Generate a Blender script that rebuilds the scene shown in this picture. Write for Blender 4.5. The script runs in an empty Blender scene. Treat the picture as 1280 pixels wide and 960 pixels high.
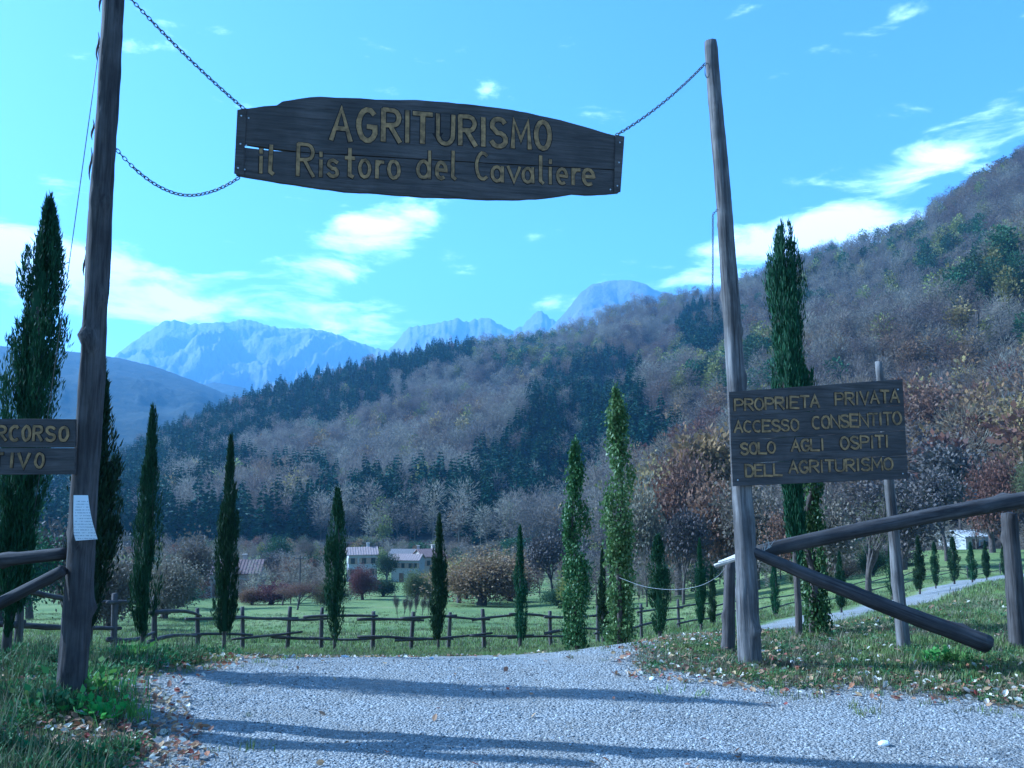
import bpy, math, random
import numpy as np
from mathutils import Vector, Matrix, noise as mn
R = math.radians
S = bpy.context.scene
COL = S.collection
random.seed(7); rng = np.random.default_rng(7)

# ---------------------------------------------------------------- camera
F = 1100.0; CAMZ = 1.6; PITCH = math.atan(120/1100)
cam = bpy.data.cameras.new('camera'); cam.sensor_width = 36; cam.lens = F/1280*36
cam.clip_start = 0.05; cam.clip_end = 40000
co = bpy.data.objects.new('camera', cam); COL.objects.link(co)
co.location = (0, 0, CAMZ); co.rotation_euler = (R(90)+PITCH, 0, 0); S.camera = co
# ---------------------------------------------------------------- light and exposure
SUN_EL = R(34); SUN_AZ = R(-77)            # azimuth clockwise from +Y: the sun stands to the left, a little ahead
S.view_settings.view_transform = 'Standard'; S.view_settings.look = 'None'
S.view_settings.gamma = 1; S.view_settings.exposure = 1.24
S.view_settings.use_white_balance = True    # the camera's cold white balance
S.view_settings.white_balance_temperature = 4200; S.view_settings.white_balance_tint = 2
sl = bpy.data.lights.new('sun', 'SUN'); sl.energy = 5.0; sl.angle = R(0.53); sl.color = (1, .94, .85)
so = bpy.data.objects.new('sun', sl); COL.objects.link(so)
sdir = Vector((math.sin(SUN_AZ)*math.cos(SUN_EL), math.cos(SUN_AZ)*math.cos(SUN_EL), math.sin(SUN_EL)))
so.rotation_euler = sdir.to_track_quat('Z', 'Y').to_euler(); so.location = sdir*60
W = bpy.data.worlds.new('World'); S.world = W; W.use_nodes = True
wt = W.node_tree; wt.nodes.clear()
def N(t, typ, **k):
    n = t.nodes.new(typ)
    for a, b in k.items(): setattr(n, a, b)
    return n
def M_(t, op, a, b=None, c=None, clamp=False):
    n = t.nodes.new('ShaderNodeMath'); n.operation = op; n.use_clamp = clamp
    for i, v in enumerate((a, b, c)):
        if v is None: continue
        if isinstance(v, (int, float)): n.inputs[i].default_value = v
        else: t.links.new(v, n.inputs[i])
    return n.outputs[0]
sky = N(wt, 'ShaderNodeTexSky', sky_type='NISHITA'); sky.sun_disc = False
sky.sun_elevation = SUN_EL; sky.sun_rotation = SUN_AZ % (2*math.pi)
sky.air_density = 1.0; sky.dust_density = 1.0; sky.ozone_density = 1.2; sky.altitude = 300
tc = N(wt, 'ShaderNodeTexCoord')
sx = N(wt, 'ShaderNodeSeparateXYZ'); wt.links.new(tc.outputs['Generated'], sx.inputs[0])
# clouds on a plane high above: project the direction on it, then give each bank its own soft oval (real directions of the photo's sky)
zc = M_(wt, 'MAXIMUM', sx.outputs[2], 0.02)
az = M_(wt, 'ARCTAN2', sx.outputs[0], sx.outputs[1])
el = M_(wt, 'ARCSINE', sx.outputs[2])
cmb = N(wt, 'ShaderNodeCombineXYZ')
wt.links.new(az, cmb.inputs[0]); wt.links.new(M_(wt, 'MULTIPLY', el, 3.2), cmb.inputs[1])
nz = N(wt, 'ShaderNodeTexNoise'); nz.inputs['Scale'].default_value = 9; nz.inputs['Detail'].default_value = 9; nz.inputs['Roughness'].default_value = .6
nz.inputs['Distortion'].default_value = .35
wt.links.new(cmb.outputs[0], nz.inputs['Vector'])
def pix_dir(px, py):
    u = (px-640)/F; v = (480-py)/F
    d = Vector((u, math.cos(PITCH)-v*math.sin(PITCH), math.sin(PITCH)+v*math.cos(PITCH))).normalized()
    return math.atan2(d.x, d.y), math.asin(d.z)
tot = None
for (cx, cy, rx, ry, amp, rot) in [(125,345,115,42,1.15,0.05),(5,312,60,38,1.25,0),(205,382,85,22,1.0,0),(445,328,95,26,1.0,-.18),
        (490,276,100,32,1.05,-.15),(400,385,80,16,.9,0),(450,415,90,22,1.0,.05),(1165,205,170,40,.9,-.22),(980,300,160,24,1.3,-.08),(850,352,100,12,1.1,0),
        (1150,15,70,14,.6,-.1),(165,55,50,16,.55,0),(288,40,40,10,.5,0),(610,105,45,22,.45,-.2),(670,385,40,14,.9,0),
        (-500,200,400,60,.8,0),(1800,250,400,60,.9,0)]:
    a0, e0 = pix_dir(cx, cy)
    if cx < -100: a0 = -1.3
    if cx > 1500: a0 = 1.35
    dx = M_(wt, 'SUBTRACT', az, a0); dy = M_(wt, 'SUBTRACT', el, e0)
    c_, s_ = math.cos(rot), math.sin(rot)
    # rot: positive tilts down to the right in the picture
    ux = M_(wt, 'DIVIDE', M_(wt, 'SUBTRACT', M_(wt,'MULTIPLY',dx,c_), M_(wt,'MULTIPLY',dy,s_)), rx/F)
    uy = M_(wt, 'DIVIDE', M_(wt, 'ADD', M_(wt,'MULTIPLY',dx,s_), M_(wt,'MULTIPLY',dy,c_)), ry/F)
    d2 = M_(wt, 'ADD', M_(wt,'MULTIPLY',ux,ux), M_(wt,'MULTIPLY',uy,uy))
    g = M_(wt, 'MULTIPLY', M_(wt, 'EXPONENT', M_(wt,'MULTIPLY',d2,-1.0)), amp)
    tot = g if tot is None else M_(wt, 'ADD', tot, g)
# wisps everywhere else, thin
nz2 = N(wt, 'ShaderNodeTexNoise'); nz2.inputs['Scale'].default_value = 2.2; nz2.inputs['Detail'].default_value = 4
wt.links.new(cmb.outputs[0], nz2.inputs['Vector'])
wisp = M_(wt, 'MULTIPLY', M_(wt, 'SUBTRACT', nz2.outputs[0], .52, clamp=True), 1.2)
tot = M_(wt, 'ADD', tot, wisp)
shape = M_(wt, 'SUBTRACT', M_(wt, 'ADD', tot, M_(wt,'MULTIPLY', nz.outputs[0], 3.4)), 2.15)
mask = M_(wt, 'MULTIPLY', shape, 1.15, clamp=True)
sm = N(wt, 'ShaderNodeMapRange', interpolation_type='SMOOTHSTEP'); wt.links.new(mask, sm.inputs[0]); sm.inputs[4].default_value = .92
mx = N(wt, 'ShaderNodeMix', data_type='RGBA'); wt.links.new(sm.outputs[0], mx.inputs[0])
wt.links.new(sky.outputs[0], mx.inputs[6]); mx.inputs[7].default_value = (15.5, 15.0, 14.5, 1)
bg = N(wt, 'ShaderNodeBackground'); bg.inputs[1].default_value = 0.09
wt.links.new(mx.outputs[2], bg.inputs[0])
wo = N(wt, 'ShaderNodeOutputWorld'); wt.links.new(bg.outputs[0], wo.inputs[0])
S.cycles.volume_bounces = 1
S.cycles.max_bounces = 5; S.cycles.transparent_max_bounces = 8

# ---------------------------------------------------------------- helpers
def at(px, py, Y):
    u = (px-640)/F; v = (480-py)/F
    yy = math.cos(PITCH)-v*math.sin(PITCH)
    return Vector((u/yy*Y, Y, CAMZ+(math.sin(PITCH)+v*math.cos(PITCH))/yy*Y))
def flat(px, py, z=0.0):
    d = at(px, py, 1.0); k = (z-CAMZ)/(d.z-CAMZ); return Vector((d.x*k, k, z))
def tag(o, label=None, cat=None, group=None, kind=None):
    if label: o['label'] = label
    if cat: o['category'] = cat
    if group: o['group'] = group
    if kind: o['kind'] = kind
    return o
def mesh(name, V, Fc, smooth=False):
    m = bpy.data.meshes.new(name); m.from_pydata([tuple(v) for v in V], [], [tuple(f) for f in Fc])
    if smooth: m.polygons.foreach_set('use_smooth', [True]*len(m.polygons))
    m.update(); return m
def mesh_np(name, V, Q, smooth=False):
    """V (n,3) array, Q (m,k) array of k-gons"""
    V = np.asarray(V, dtype=np.float32); Q = np.asarray(Q, dtype=np.int32); k = Q.shape[1]
    m = bpy.data.meshes.new(name); m.vertices.add(len(V)); m.vertices.foreach_set('co', V.ravel())
    m.loops.add(Q.size); m.loops.foreach_set('vertex_index', Q.ravel())
    m.polygons.add(len(Q)); m.polygons.foreach_set('loop_start', np.arange(0, Q.size, k, dtype=np.int32))
    if smooth: m.polygons.foreach_set('use_smooth', np.ones(len(Q), dtype=bool))
    m.update(calc_edges=True); m.validate(); return m
def obj(name, me, mat=None, parent=None, loc=(0,0,0), rot=None, scale=None):
    o = bpy.data.objects.new(name, me); COL.objects.link(o)
    if mat is not None and me is not None:
        if len(me.materials) == 0: me.materials.append(mat)
        elif me.materials[0] != mat:
            o.material_slots[0].link = 'OBJECT'; o.material_slots[0].material = mat
    loc = Vector(loc)
    if parent is not None: o.parent = parent
    o.location = loc
    if rot is not None: o.rotation_euler = rot
    if scale is not None: o.scale = scale if hasattr(scale, '__len__') else (scale,)*3
    return o
def thing(name, label, cat, loc=(0,0,0), group=None, rz=0):
    o = bpy.data.objects.new(name, None); COL.objects.link(o); o.location = loc; o.rotation_euler = (0,0,rz)
    o.empty_display_size = .2
    return tag(o, label, cat, group)
class MB:
    def __init__(s): s.V = []; s.F = []
    def add(s, V, Fc):
        n = len(s.V); s.V += [tuple(v) for v in V]; s.F += [tuple(i+n for i in f) for f in Fc]
    def box(s, c, d, M=None):
        c = Vector(c); x, y, z = d[0]/2, d[1]/2, d[2]/2
        P = [Vector((i*x, j*y, k*z)) for i in (-1,1) for j in (-1,1) for k in (-1,1)]
        if M: P = [M @ p for p in P]
        s.add([c+p for p in P], [(0,1,3,2),(4,6,7,5),(0,4,5,1),(2,3,7,6),(0,2,6,4),(1,5,7,3)])
    def tube(s, pts, rad, n=6, cap=True):
        pts = [Vector(p) for p in pts]; k = len(pts)
        if isinstance(rad, (int, float)): rad = [rad]*k
        V = []; ref = None
        for i, p in enumerate(pts):
            t = (pts[min(i+1,k-1)]-pts[max(i-1,0)]).normalized()
            if ref is None: ref = t.orthogonal().normalized()
            else: ref = (ref - t*ref.dot(t)).normalized()
            b = t.cross(ref)
            for j in range(n):
                a = 2*math.pi*j/n; V.append(p+(ref*math.cos(a)+b*math.sin(a))*rad[i])
        Fc = [(i*n+j, i*n+(j+1)%n, (i+1)*n+(j+1)%n, (i+1)*n+j) for i in range(k-1) for j in range(n)]
        if cap: Fc += [tuple(range(n))[::-1], tuple((k-1)*n+j for j in range(n))]
        s.add(V, Fc)
    def prism(s, poly, y0, y1, M=None):
        """poly in (x,z), extruded y0..y1"""
        n = len(poly); P = [Vector((a, y0, b)) for a, b in poly]+[Vector((a, y1, b)) for a, b in poly]
        if M: P = [M @ p for p in P]
        s.add(P, [tuple(range(n)), tuple(range(n, 2*n))[::-1]]+[(i, i+n, (i+1)%n+n, (i+1)%n) for i in range(n)])
    def obj(s, name, mat, parent=None, loc=(0,0,0), rot=None, smooth=False):
        return obj(name, mesh(name, s.V, s.F, smooth), mat, parent, loc, rot)

# ---- materials
def mat(name):
    m = bpy.data.materials.new(name); m.use_nodes = True; t = m.node_tree
    return m, t, t.nodes['Principled BSDF']
def ramp(t, fac, stops):
    r = N(t, 'ShaderNodeValToRGB'); e = r.color_ramp.elements
    while len(e) < len(stops): e.new(0.5)
    for i, (p, c) in enumerate(stops): e[i].position = p; e[i].color = (*c, 1)
    t.links.new(fac, r.inputs[0]); return r.outputs[0]
def noise(t, vec, scale, detail=4, rough=.55, dist=0):
    n = N(t, 'ShaderNodeTexNoise'); n.inputs['Scale'].default_value = scale; n.inputs['Detail'].default_value = detail
    n.inputs['Roughness'].default_value = rough; n.inputs['Distortion'].default_value = dist
    if vec is not None: t.links.new(vec, n.inputs['Vector'])
    return n.outputs[0]
def mapping(t, src, scale):
    m = N(t, 'ShaderNodeMapping'); m.inputs['Scale'].default_value = scale; t.links.new(src, m.inputs[0]); return m.outputs[0]
def bump(t, b, h, strength, dist=.02):
    n = N(t, 'ShaderNodeBump'); n.inputs['Strength'].default_value = strength; n.inputs['Distance'].default_value = dist
    t.links.new(h, n.inputs['Height']); t.links.new(n.outputs[0], b.inputs['Normal'])
def mixc(t, fac, a, b, mode='MIX'):
    m = N(t, 'ShaderNodeMix', data_type='RGBA'); m.blend_type = mode
    for i, v in ((0, fac), (6, a), (7, b)):
        if isinstance(v, (int, float)): m.inputs[i].default_value = v
        elif isinstance(v, tuple): m.inputs[i].default_value = (*v, 1)
        else: t.links.new(v, m.inputs[i])
    return m.outputs[2]
def wood(name, dark, light, axis='Z', bstr=.7, sc=1.0):
    m, t, b = mat(name); c = N(t, 'ShaderNodeTexCoord'); oi = N(t, 'ShaderNodeObjectInfo')
    ad = N(t, 'ShaderNodeVectorMath'); t.links.new(c.outputs['Object'], ad.inputs[0])
    t.links.new(oi.outputs['Random'], ad.inputs[1])
    s = {'Z': (22,22,1.3), 'X': (1.6,22,26)}[axis]
    v = mapping(t, ad.outputs[0], tuple(k*sc for k in s))
    f = noise(t, v, 1.6, 8, .65, .4); big = noise(t, ad.outputs[0], 3.2, 4)
    col = ramp(t, f, [(.32, dark), (.5, tuple((a+b_)/2 for a, b_ in zip(dark, light))), (.7, light)])
    col = mixc(t, ramp(t, big, [(.38, (0,0,0)), (.62, (1,1,1))]), col, mixc(t, .55, col, dark))
    t.links.new(col, b.inputs['Base Color']); b.inputs['Roughness'].default_value = .85
    b.inputs['Specular IOR Level'].default_value = .25
    bump(t, b, f, bstr, .012); return m
def leafmat(name, cols, trans=.25, rough=.7, objvar=True):
    m, t, b = mat(name); g = N(t, 'ShaderNodeNewGeometry'); oi = N(t, 'ShaderNodeObjectInfo')
    f = g.outputs['Random Per Island']
    n = len(cols); c = ramp(t, f, [(i/max(n-1,1), k) for i, k in enumerate(cols)])
    if objvar:
        hv = N(t, 'ShaderNodeHueSaturation'); t.links.new(c, hv.inputs['Color'])
        t.links.new(M_(t, 'MULTIPLY_ADD', oi.outputs['Random'], .6, .7), hv.inputs['Value'])
        t.links.new(M_(t, 'MULTIPLY_ADD', oi.outputs['Random'], .05, .475), hv.inputs['Hue']); c = hv.outputs[0]
    t.links.new(c, b.inputs['Base Color']); b.inputs['Roughness'].default_value = rough
    b.inputs['Specular IOR Level'].default_value = .2
    tr = N(t, 'ShaderNodeBsdfTranslucent'); t.links.new(c, tr.inputs[0])
    ms = N(t, 'ShaderNodeMixShader'); ms.inputs[0].default_value = trans
    t.links.new(b.outputs[0], ms.inputs[1]); t.links.new(tr.outputs[0], ms.inputs[2])
    t.links.new(ms.outputs[0], t.nodes['Material Output'].inputs[0]); return m
def plain(name, c, rough=.7, metal=0, var=.25, sc=20):
    m, t, b = mat(name); tc_ = N(t, 'ShaderNodeTexCoord')
    f = noise(t, tc_.outputs['Object'], sc, 5)
    t.links.new(ramp(t, f, [(.3, tuple(k*(1-var) for k in c)), (.7, tuple(min(1,k*(1+var)) for k in c))]), b.inputs['Base Color'])
    b.inputs['Roughness'].default_value = rough; b.inputs['Metallic'].default_value = metal
    bump(t, b, f, .25, .005); return m

M_log = wood('weathered_log', (.022,.019,.018), (.125,.11,.10))
M_pole = wood('peeled_pole', (.035,.03,.028), (.26,.24,.22))
M_fence = wood('fence_wood', (.035,.03,.03), (.16,.14,.125))
M_board = wood('dark_board', (.045,.04,.036), (.14,.12,.105), 'X', .8)
M_split = wood('fresh_split_wood', (.45,.4,.33), (.8,.74,.64))
M_letter = plain('ochre_paint', (.25,.155,.055), .75, 0, .6, 22)
M_outline = plain('outline_shade', (.012,.010,.009), .9)  # dark colour for the carved outline and the painted shade around letters
M_chain = plain('chain_steel', (.10,.10,.10), .5, .7)
M_screw = plain('screw_steel', (.55,.55,.55), .4, .6)
M_wire = plain('fence_wire', (.35,.35,.35), .5, .5)
M_cyp = leafmat('cypress_foliage', [(.014,.032,.014),(.024,.055,.022),(.04,.08,.03),(.017,.04,.017)], .15)
M_ivy = leafmat('ivy_foliage', [(.03,.07,.02),(.06,.12,.03),(.12,.18,.06),(.04,.09,.025)], .2, .45)
M_ivy2 = leafmat('pale_ivy_foliage', [(.06,.12,.03),(.12,.19,.05),(.19,.25,.09),(.08,.14,.03)], .25, .45)
M_bark = wood('bark', (.04,.032,.028), (.16,.13,.11))
M_russet = leafmat('russet_leaves', [(.17,.09,.05),(.25,.145,.075),(.14,.09,.06),(.21,.135,.08)], .3)
M_ochre = leafmat('ochre_leaves', [(.28,.19,.07),(.36,.26,.09),(.2,.155,.07),(.24,.16,.07)], .3)
M_red = leafmat('red_leaves', [(.16,.075,.06),(.2,.10,.08),(.12,.06,.05)], .3)
M_olive = leafmat('olive_leaves', [(.10,.11,.045),(.16,.16,.06),(.07,.08,.035)], .3)
M_grey = leafmat('bare_twigs', [(.09,.075,.065),(.12,.10,.085),(.08,.068,.06)], .1)
M_tan = leafmat('tan_twigs', [(.15,.12,.08),(.19,.155,.11),(.12,.095,.07)], .2)
M_green = leafmat('dark_green_leaves', [(.03,.06,.025),(.05,.09,.035),(.07,.12,.04)], .2)

# ---------------------------------------------------------------- ground relief
GY = np.array([0,6,8.3,10,12,14,16,20,24,30,36,50,72,100,150,200,260,320])
GP = np.array([-300,0,300,640,760,880,1000,1130,1280,1600])
L = [0,0,-.03,-.35,-.75,-1.1,-1.45,-2.2,-2.85,-3.75,-4.6,-6.6,-9.5,-13,-17.8,-20.6,-22,-22]
GZ = np.array([[0,0,0,-.1,-.5,-.9,-1.3,-2.05,-2.7,-3.6,-4.5,-6.5,-9.5,-13,-18,-20.6,-22,-22],
 [0,0,-.02,-.28,-.7,-1.1,-1.45,-2.15,-2.8,-3.7,-4.6,-6.5,-9.5,-13,-17.8,-20.6,-22,-22], L, L,
 [0,0,0,-.22,-.6,-.95,-1.3,-2.05,-2.75,-3.65,-4.5,-6.5,-9.3,-12.8,-17.5,-20.3,-21.5,-22],
 [0,0,0,-.05,-.4,-.8,-1.15,-1.85,-2.4,-3.3,-4.1,-6,-8.8,-12,-16.5,-19,-20.5,-21],
 [0,0,0,-.15,-.45,-.62,-.85,-1.35,-1.85,-2.75,-3.7,-5.3,-7.5,-10,-12.5,-14,-14,-14],
 [0,0,.02,0,-.12,-.42,-.7,-1.25,-1.82,-2.5,-3.08,-4.4,-6.2,-8,-9.5,-10,-10,-10],
 [0,0,.03,.04,.05,0,-.2,-.68,-1.12,-1.8,-2.42,-3.95,-6.2,-7.5,-8.5,-8.5,-8.5,-8.5],
 [0,0,.05,.1,.12,.1,0,-.4,-1.0,-1.8,-2.5,-4,-5.8,-7,-7,-7,-7,-7]])
NL = 320; NP = 200
lY = np.linspace(0, math.log(1+320), NL); dP = np.linspace(-300, 1600, NP)
tmp = np.array([np.interp(np.exp(lY)-1, GY, z) for z in GZ])
TAB = np.array([np.interp(dP, GP, tmp[:, j]) for j in range(NL)]).T
for _ in range(5):
    P = np.pad(TAB, ((3,3),(2,2)), mode='edge')
    TAB = sum(P[i:i+NP, 2:2+NL] for i in range(7))/7
    P = np.pad(TAB, ((0,0),(2,2)), mode='edge'); TAB = (P[:, 1:1+NL]+P[:, 2:2+NL]+P[:, 3:3+NL])/3
SKY = [(-500,640),(-100,625),(0,618),(100,610),(150,592),(200,562),(330,505),(450,468),(560,444),(640,432),(700,422),(740,408),(800,384),(840,378),(890,372),
       (960,350),(1030,322),(1110,300),(1160,276),(1210,250),(1280,206),(1400,140),(1600,70),(2200,60)]
def noise2(x, y, s, seed=0): return mn.noise(Vector((x/s+seed*7.3, y/s, seed*3.1)))
def px_of(x, y):
    th = math.atan2(x, y); lim = R(48); t2 = max(-lim, min(lim, th)); r = math.hypot(x, y)
    return 640+F*math.tan(t2), r*math.cos(t2)
def near_h(px, Y):
    i = (px+300)/1900*(NP-1); i = max(0, min(NP-1.001, i)); j = math.log(1+max(0, min(Y, 319)))/lY[-1]*(NL-1); j = min(j, NL-1.001)
    a, b = int(i), int(j); fi, fj = i-a, j-b
    return (TAB[a,b]*(1-fi)+TAB[a+1,b]*fi)*(1-fj)+(TAB[a,b+1]*(1-fi)+TAB[a+1,b+1]*fi)*fj
def foot(px): return float(np.interp(px, [-500,500,700,900,1000,1280,1600], [300,300,260,180,150,125,120]))
def ridge(px): return float(np.interp(px, [-500,150,560,820,1000,1280,1600], [650,700,900,1000,850,650,600]))
skx = [a for a, b in SKY]; sky_ = [b for a, b in SKY]
def hill_h(px, Y):
    yf, yr = foot(px), ridge(px); zf = near_h(px, yf)
    zr = CAMZ+(600-float(np.interp(px, skx, sky_)))/F*yr
    t = (Y-yf)/(yr-yf); x = (px-640)/F*Y
    if t <= 0: return near_h(px, Y)
    n = noise2(x, Y, 170, 1)*1.0+noise2(x, Y, 70, 2)*.4+noise2(x, Y, 28, 3)*.12
    if t < 1:
        z = zf+(zr-zf)*(0.45*t+.55*t**1.5)
        env = math.sin(math.pi*t)**.8
        z += n*env*(zr-zf)*.17
        g = (px-(890-190*(1-t)/.9))/55.0
        z -= 26*math.exp(-g*g)*env*(1 if px > 500 else 0)
    else: z = zr-(Y-yr)*.35
    return z+noise2(px, 0, 18, 5)*3*min(1, t)
def ground_z(x, y, rough=True):
    px, Y = px_of(x, y); r = math.hypot(x, y)
    z = hill_h(px, Y) if Y > foot(px) else near_h(px, Y)
    if rough:
        k = min(1, r/3)
        z += k*(.03*noise2(x, y, 1.7, 4)+.012*noise2(x, y, .45, 6))
        if r > 12: z += min(.35, (r-12)*.01)*noise2(x, y, 9, 8)
        # low bank on the left verge
        if y > 1 and x < -2.2: z += .10*min(1, (-2.2-x)/.8)*math.exp(-((y-6.0)/2.2)**2)
    return z
ROAD = [(-.7,7.6),(-.6,9.5),(.9,11.8),(4.1,14.6),(8.9,23.5),(16,35),(24.7,50),(40.2,72),(75,110)]
def segd(x, y):
    best = 1e9
    for (a, b), (c, d) in zip(ROAD[:-1], ROAD[1:]):
        dx, dy = c-a, d-b; t = max(0, min(1, ((x-a)*dx+(y-b)*dy)/(dx*dx+dy*dy)))
        best = min(best, math.hypot(x-a-t*dx, y-b-t*dy))
    return best
LE = [(-30,-3.2),(0,-2.1),(3.5,-1.95),(4.7,-2.0),(5.6,-2.25),(6.2,-2.45),(7.0,-2.85),(7.9,-2.6),(8.4,-2.35),(9.5,-2.2)]
REy = [(-8.,8.3),(.5,8.2),(.8,7.8),(2,7.15),(3.8,6.45),(8,6.0),(60,5.0)]
def gravel(x, y):
    """signed: > 0 on gravel"""
    n = .28*noise2(x, y, .8, 11)+.12*noise2(x, y, .22, 12)
    a = min(float(np.interp(x, [p[0] for p in REy], [p[1] for p in REy]))-y, x-float(np.interp(y, [p[0] for p in LE], [p[1] for p in LE])))
    b = (1.9 if y < 12 else 1.25)-segd(x, y) if y > 6.5 else -9
    return max(a, b)+n
def polar_sheet(r0, r1, nr, angs, hf):
    rs = np.exp(np.linspace(math.log(r0), math.log(r1), nr)); V = []; A = []
    for r in rs:
        for a in angs:
            x, y = r*math.sin(a), r*math.cos(a); V.append((x, y, hf(x, y)))
    na = len(angs)
    Q = [(i*na+j, i*na+j+1, (i+1)*na+j+1, (i+1)*na+j) for i in range(nr-1) for j in range(na-1)]
    return V, Q
angs = list(np.concatenate([np.linspace(-math.pi, R(-40), 50)[:-1], np.linspace(R(-40), R(40), 380), np.linspace(R(40), math.pi, 50)[1:]]))
def ground_h(x, y):
    px, Y = px_of(x, y); f = foot(px)
    if Y > f: return near_h(px, f)-(Y-f)*.02-.2
    return ground_z(x, y)
V, Q = polar_sheet(.35, 420, 430, angs, ground_h)
# close the small hole under the camera
c0 = len(V); V.append((0, 0, 0)); na = len(angs)
me = mesh_np('ground', V[:-1]+[V[-1]], Q, True)
gme = me
ga = gme.attributes.new('gravel', 'FLOAT', 'POINT')
gv = np.array([gravel(v[0], v[1]) if math.hypot(v[0], v[1]) < 130 else -3 for v in V], dtype=np.float32)
ga.data.foreach_set('value', gv)
def ground_material():
    m, t, b = mat('ground_cover'); g = N(t, 'ShaderNodeNewGeometry'); P = g.outputs['Position']
    at_ = N(t, 'ShaderNodeAttribute', attribute_name='gravel')
    n1 = noise(t, P, 14, 8, .75); n2 = noise(t, P, 1.4, 5); n3 = noise(t, P, 70, 4, .8)
    vo = N(t, 'ShaderNodeTexVoronoi'); vo.inputs['Scale'].default_value = 52; t.links.new(P, vo.inputs['Vector'])
    sep = N(t, 'ShaderNodeSeparateColor'); t.links.new(vo.outputs['Color'], sep.inputs[0])
    gcol = ramp(t, sep.outputs[0], [(0, (.15,.14,.125)), (.45, (.28,.27,.245)), (.8, (.39,.38,.35)), (.97, (.62,.61,.58))])
    gcol = mixc(t, ramp(t, n2, [(.42,(0,0,0)),(.62,(.75,.75,.75))]), gcol, (.23,.2,.155))
    gcol = mixc(t, .5, gcol, ramp(t, n1, [(.35,(.18,.17,.15)),(.65,(.41,.395,.36))]))
    near = ramp(t, n1, [(.32,(.04,.04,.028)),(.5,(.075,.08,.045)),(.62,(.14,.13,.085)),(.75,(.22,.19,.14))])
    nL = noise(t, P, .09, 6, .6); nM = noise(t, P, .6, 6, .7)
    far = ramp(t, nL, [(.3,(.11,.16,.045)),(.5,(.18,.225,.06)),(.7,(.25,.26,.09))])
    far = mixc(t, ramp(t, nM, [(.4,(0,0,0)),(.75,(.6,.6,.6))]), far, (.16,.19,.08))
    ln = N(t, 'ShaderNodeVectorMath', operation='LENGTH'); t.links.new(P, ln.inputs[0])
    mr = N(t, 'ShaderNodeMapRange'); mr.inputs[1].default_value = 8; mr.inputs[2].default_value = 17; t.links.new(ln.outputs['Value'], mr.inputs[0])
    gr = mixc(t, mr.outputs[0], near, far)
    k = N(t, 'ShaderNodeMapRange'); k.inputs[1].default_value = -.22; k.inputs[2].default_value = .18
    t.links.new(M_(t, 'ADD', at_.outputs['Fac'], M_(t, 'MULTIPLY_ADD', n1, .9, -.45)), k.inputs[0])
    t.links.new(mixc(t, k.outputs[0], gr, gcol), b.inputs['Base Color']); b.inputs['Roughness'].default_value = .9
    b.inputs['Specular IOR Level'].default_value = .15
    hsum = M_(t, 'ADD', M_(t, 'MULTIPLY', vo.outputs['Distance'], -1.2), M_(t, 'ADD', n1, M_(t, 'MULTIPLY', n3, .4)))
    bump(t, b, hsum, .9, .02); return m
tag(obj('ground', gme, ground_material()), kind='structure')

# wooded hillside
hangs = list(np.linspace(R(-50), R(50), 420))
V = []; nrow = 150
for i in range(nrow):
    for a in hangs:
        px = 640+F*math.tan(a); yf, yr = foot(px), ridge(px); t = -0.02+1.45*i/(nrow-1)
        Y = yf+(yr-yf)*t; x = math.tan(a)*Y
        V.append((x, Y, hill_h(px, Y)+(.15 if t > 0 else -.25)))
na = len(hangs); Q = [(i*na+j, i*na+j+1, (i+1)*na+j+1, (i+1)*na+j) for i in range(nrow-1) for j in range(na-1)]
def hill_material(name, cols, sc, bs, bd):
    m, t, b = mat(name); g = N(t, 'ShaderNodeNewGeometry'); f = noise(t, g.outputs['Position'], sc, 9, .65)
    f2 = noise(t, g.outputs['Position'], sc*.12, 5, .6)
    c = ramp(t, f, cols); c = mixc(t, ramp(t, f2, [(.4,(0,0,0)),(.65,(.7,.7,.7))]), c, cols[0][1])
    t.links.new(c, b.inputs['Base Color']); b.inputs['Roughness'].default_value = .95; b.inputs['Specular IOR Level'].default_value = .1
    bump(t, b, f, bs, bd); return m
tag(obj('hillside', mesh_np('hillside', V, Q, True), hill_material('forest_floor', [(.3,(.04,.035,.028)),(.55,(.085,.07,.055)),(.7,(.13,.11,.08))], .25, .8, 1.5)), kind='structure')

def range_mesh(name, sk, Y0, base_py, depth, m, rough, step=2.0, rows=46, seed=1, jag=0.0, pw=1.0):
    """a hill or mountain range: skyline sk [(px,py)], crest at distance Y0, foot nearer by depth"""
    p0, p1 = sk[0][0], sk[-1][0]; cols = int((p1-p0)/step)+1; V = []
    for i in range(rows):
        t = 1.25*i/(rows-1)
        for j in range(cols):
            px = p0+(p1-p0)*j/(cols-1)
            yc = Y0*(1+.03*noise2(px, 0, 60, seed)); yf = yc-depth
            Y = yf+(yc-yf)*t; x = (px-640)/F*Y
            zc = CAMZ+(600-float(np.interp(px, [a for a, b in sk], [b for a, b in sk])))/F*yc
            zc += math.exp(-((t-1)/.22)**2)*jag*yc/F*(abs(noise2(px, 0, 9, seed+2))*1.6+.8*noise2(px, 0, 4, seed+3))
            zf = CAMZ+(600-base_py)/F*yf
            sp = rough*depth
            wx, wy = x/depth*9+noise2(x, Y, depth*.25, seed+9)*.9, Y/depth*5
            n = 0; am = .62; fq = .55
            for oc in range(6):
                n += am*(1-abs(noise2(wx*fq+wy*fq*.35*(1 if oc%2 else -1), wy*fq, 1.0, seed+4+oc))*2.4); am *= .5; fq *= 2.05
            if t <= 1: z = zf+(zc-zf)*t**pw+n*sp*math.sin(math.pi*min(1,t))
            else: z = zc-(t-1)*(zc-zf)*.8
            V.append((x, Y, z))
    Q = [(i*cols+j, i*cols+j+1, (i+1)*cols+j+1, (i+1)*cols+j) for i in range(rows-1) for j in range(cols-1)]
    return tag(obj(name, mesh_np(name, V, Q, True), m), kind='structure')
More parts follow.
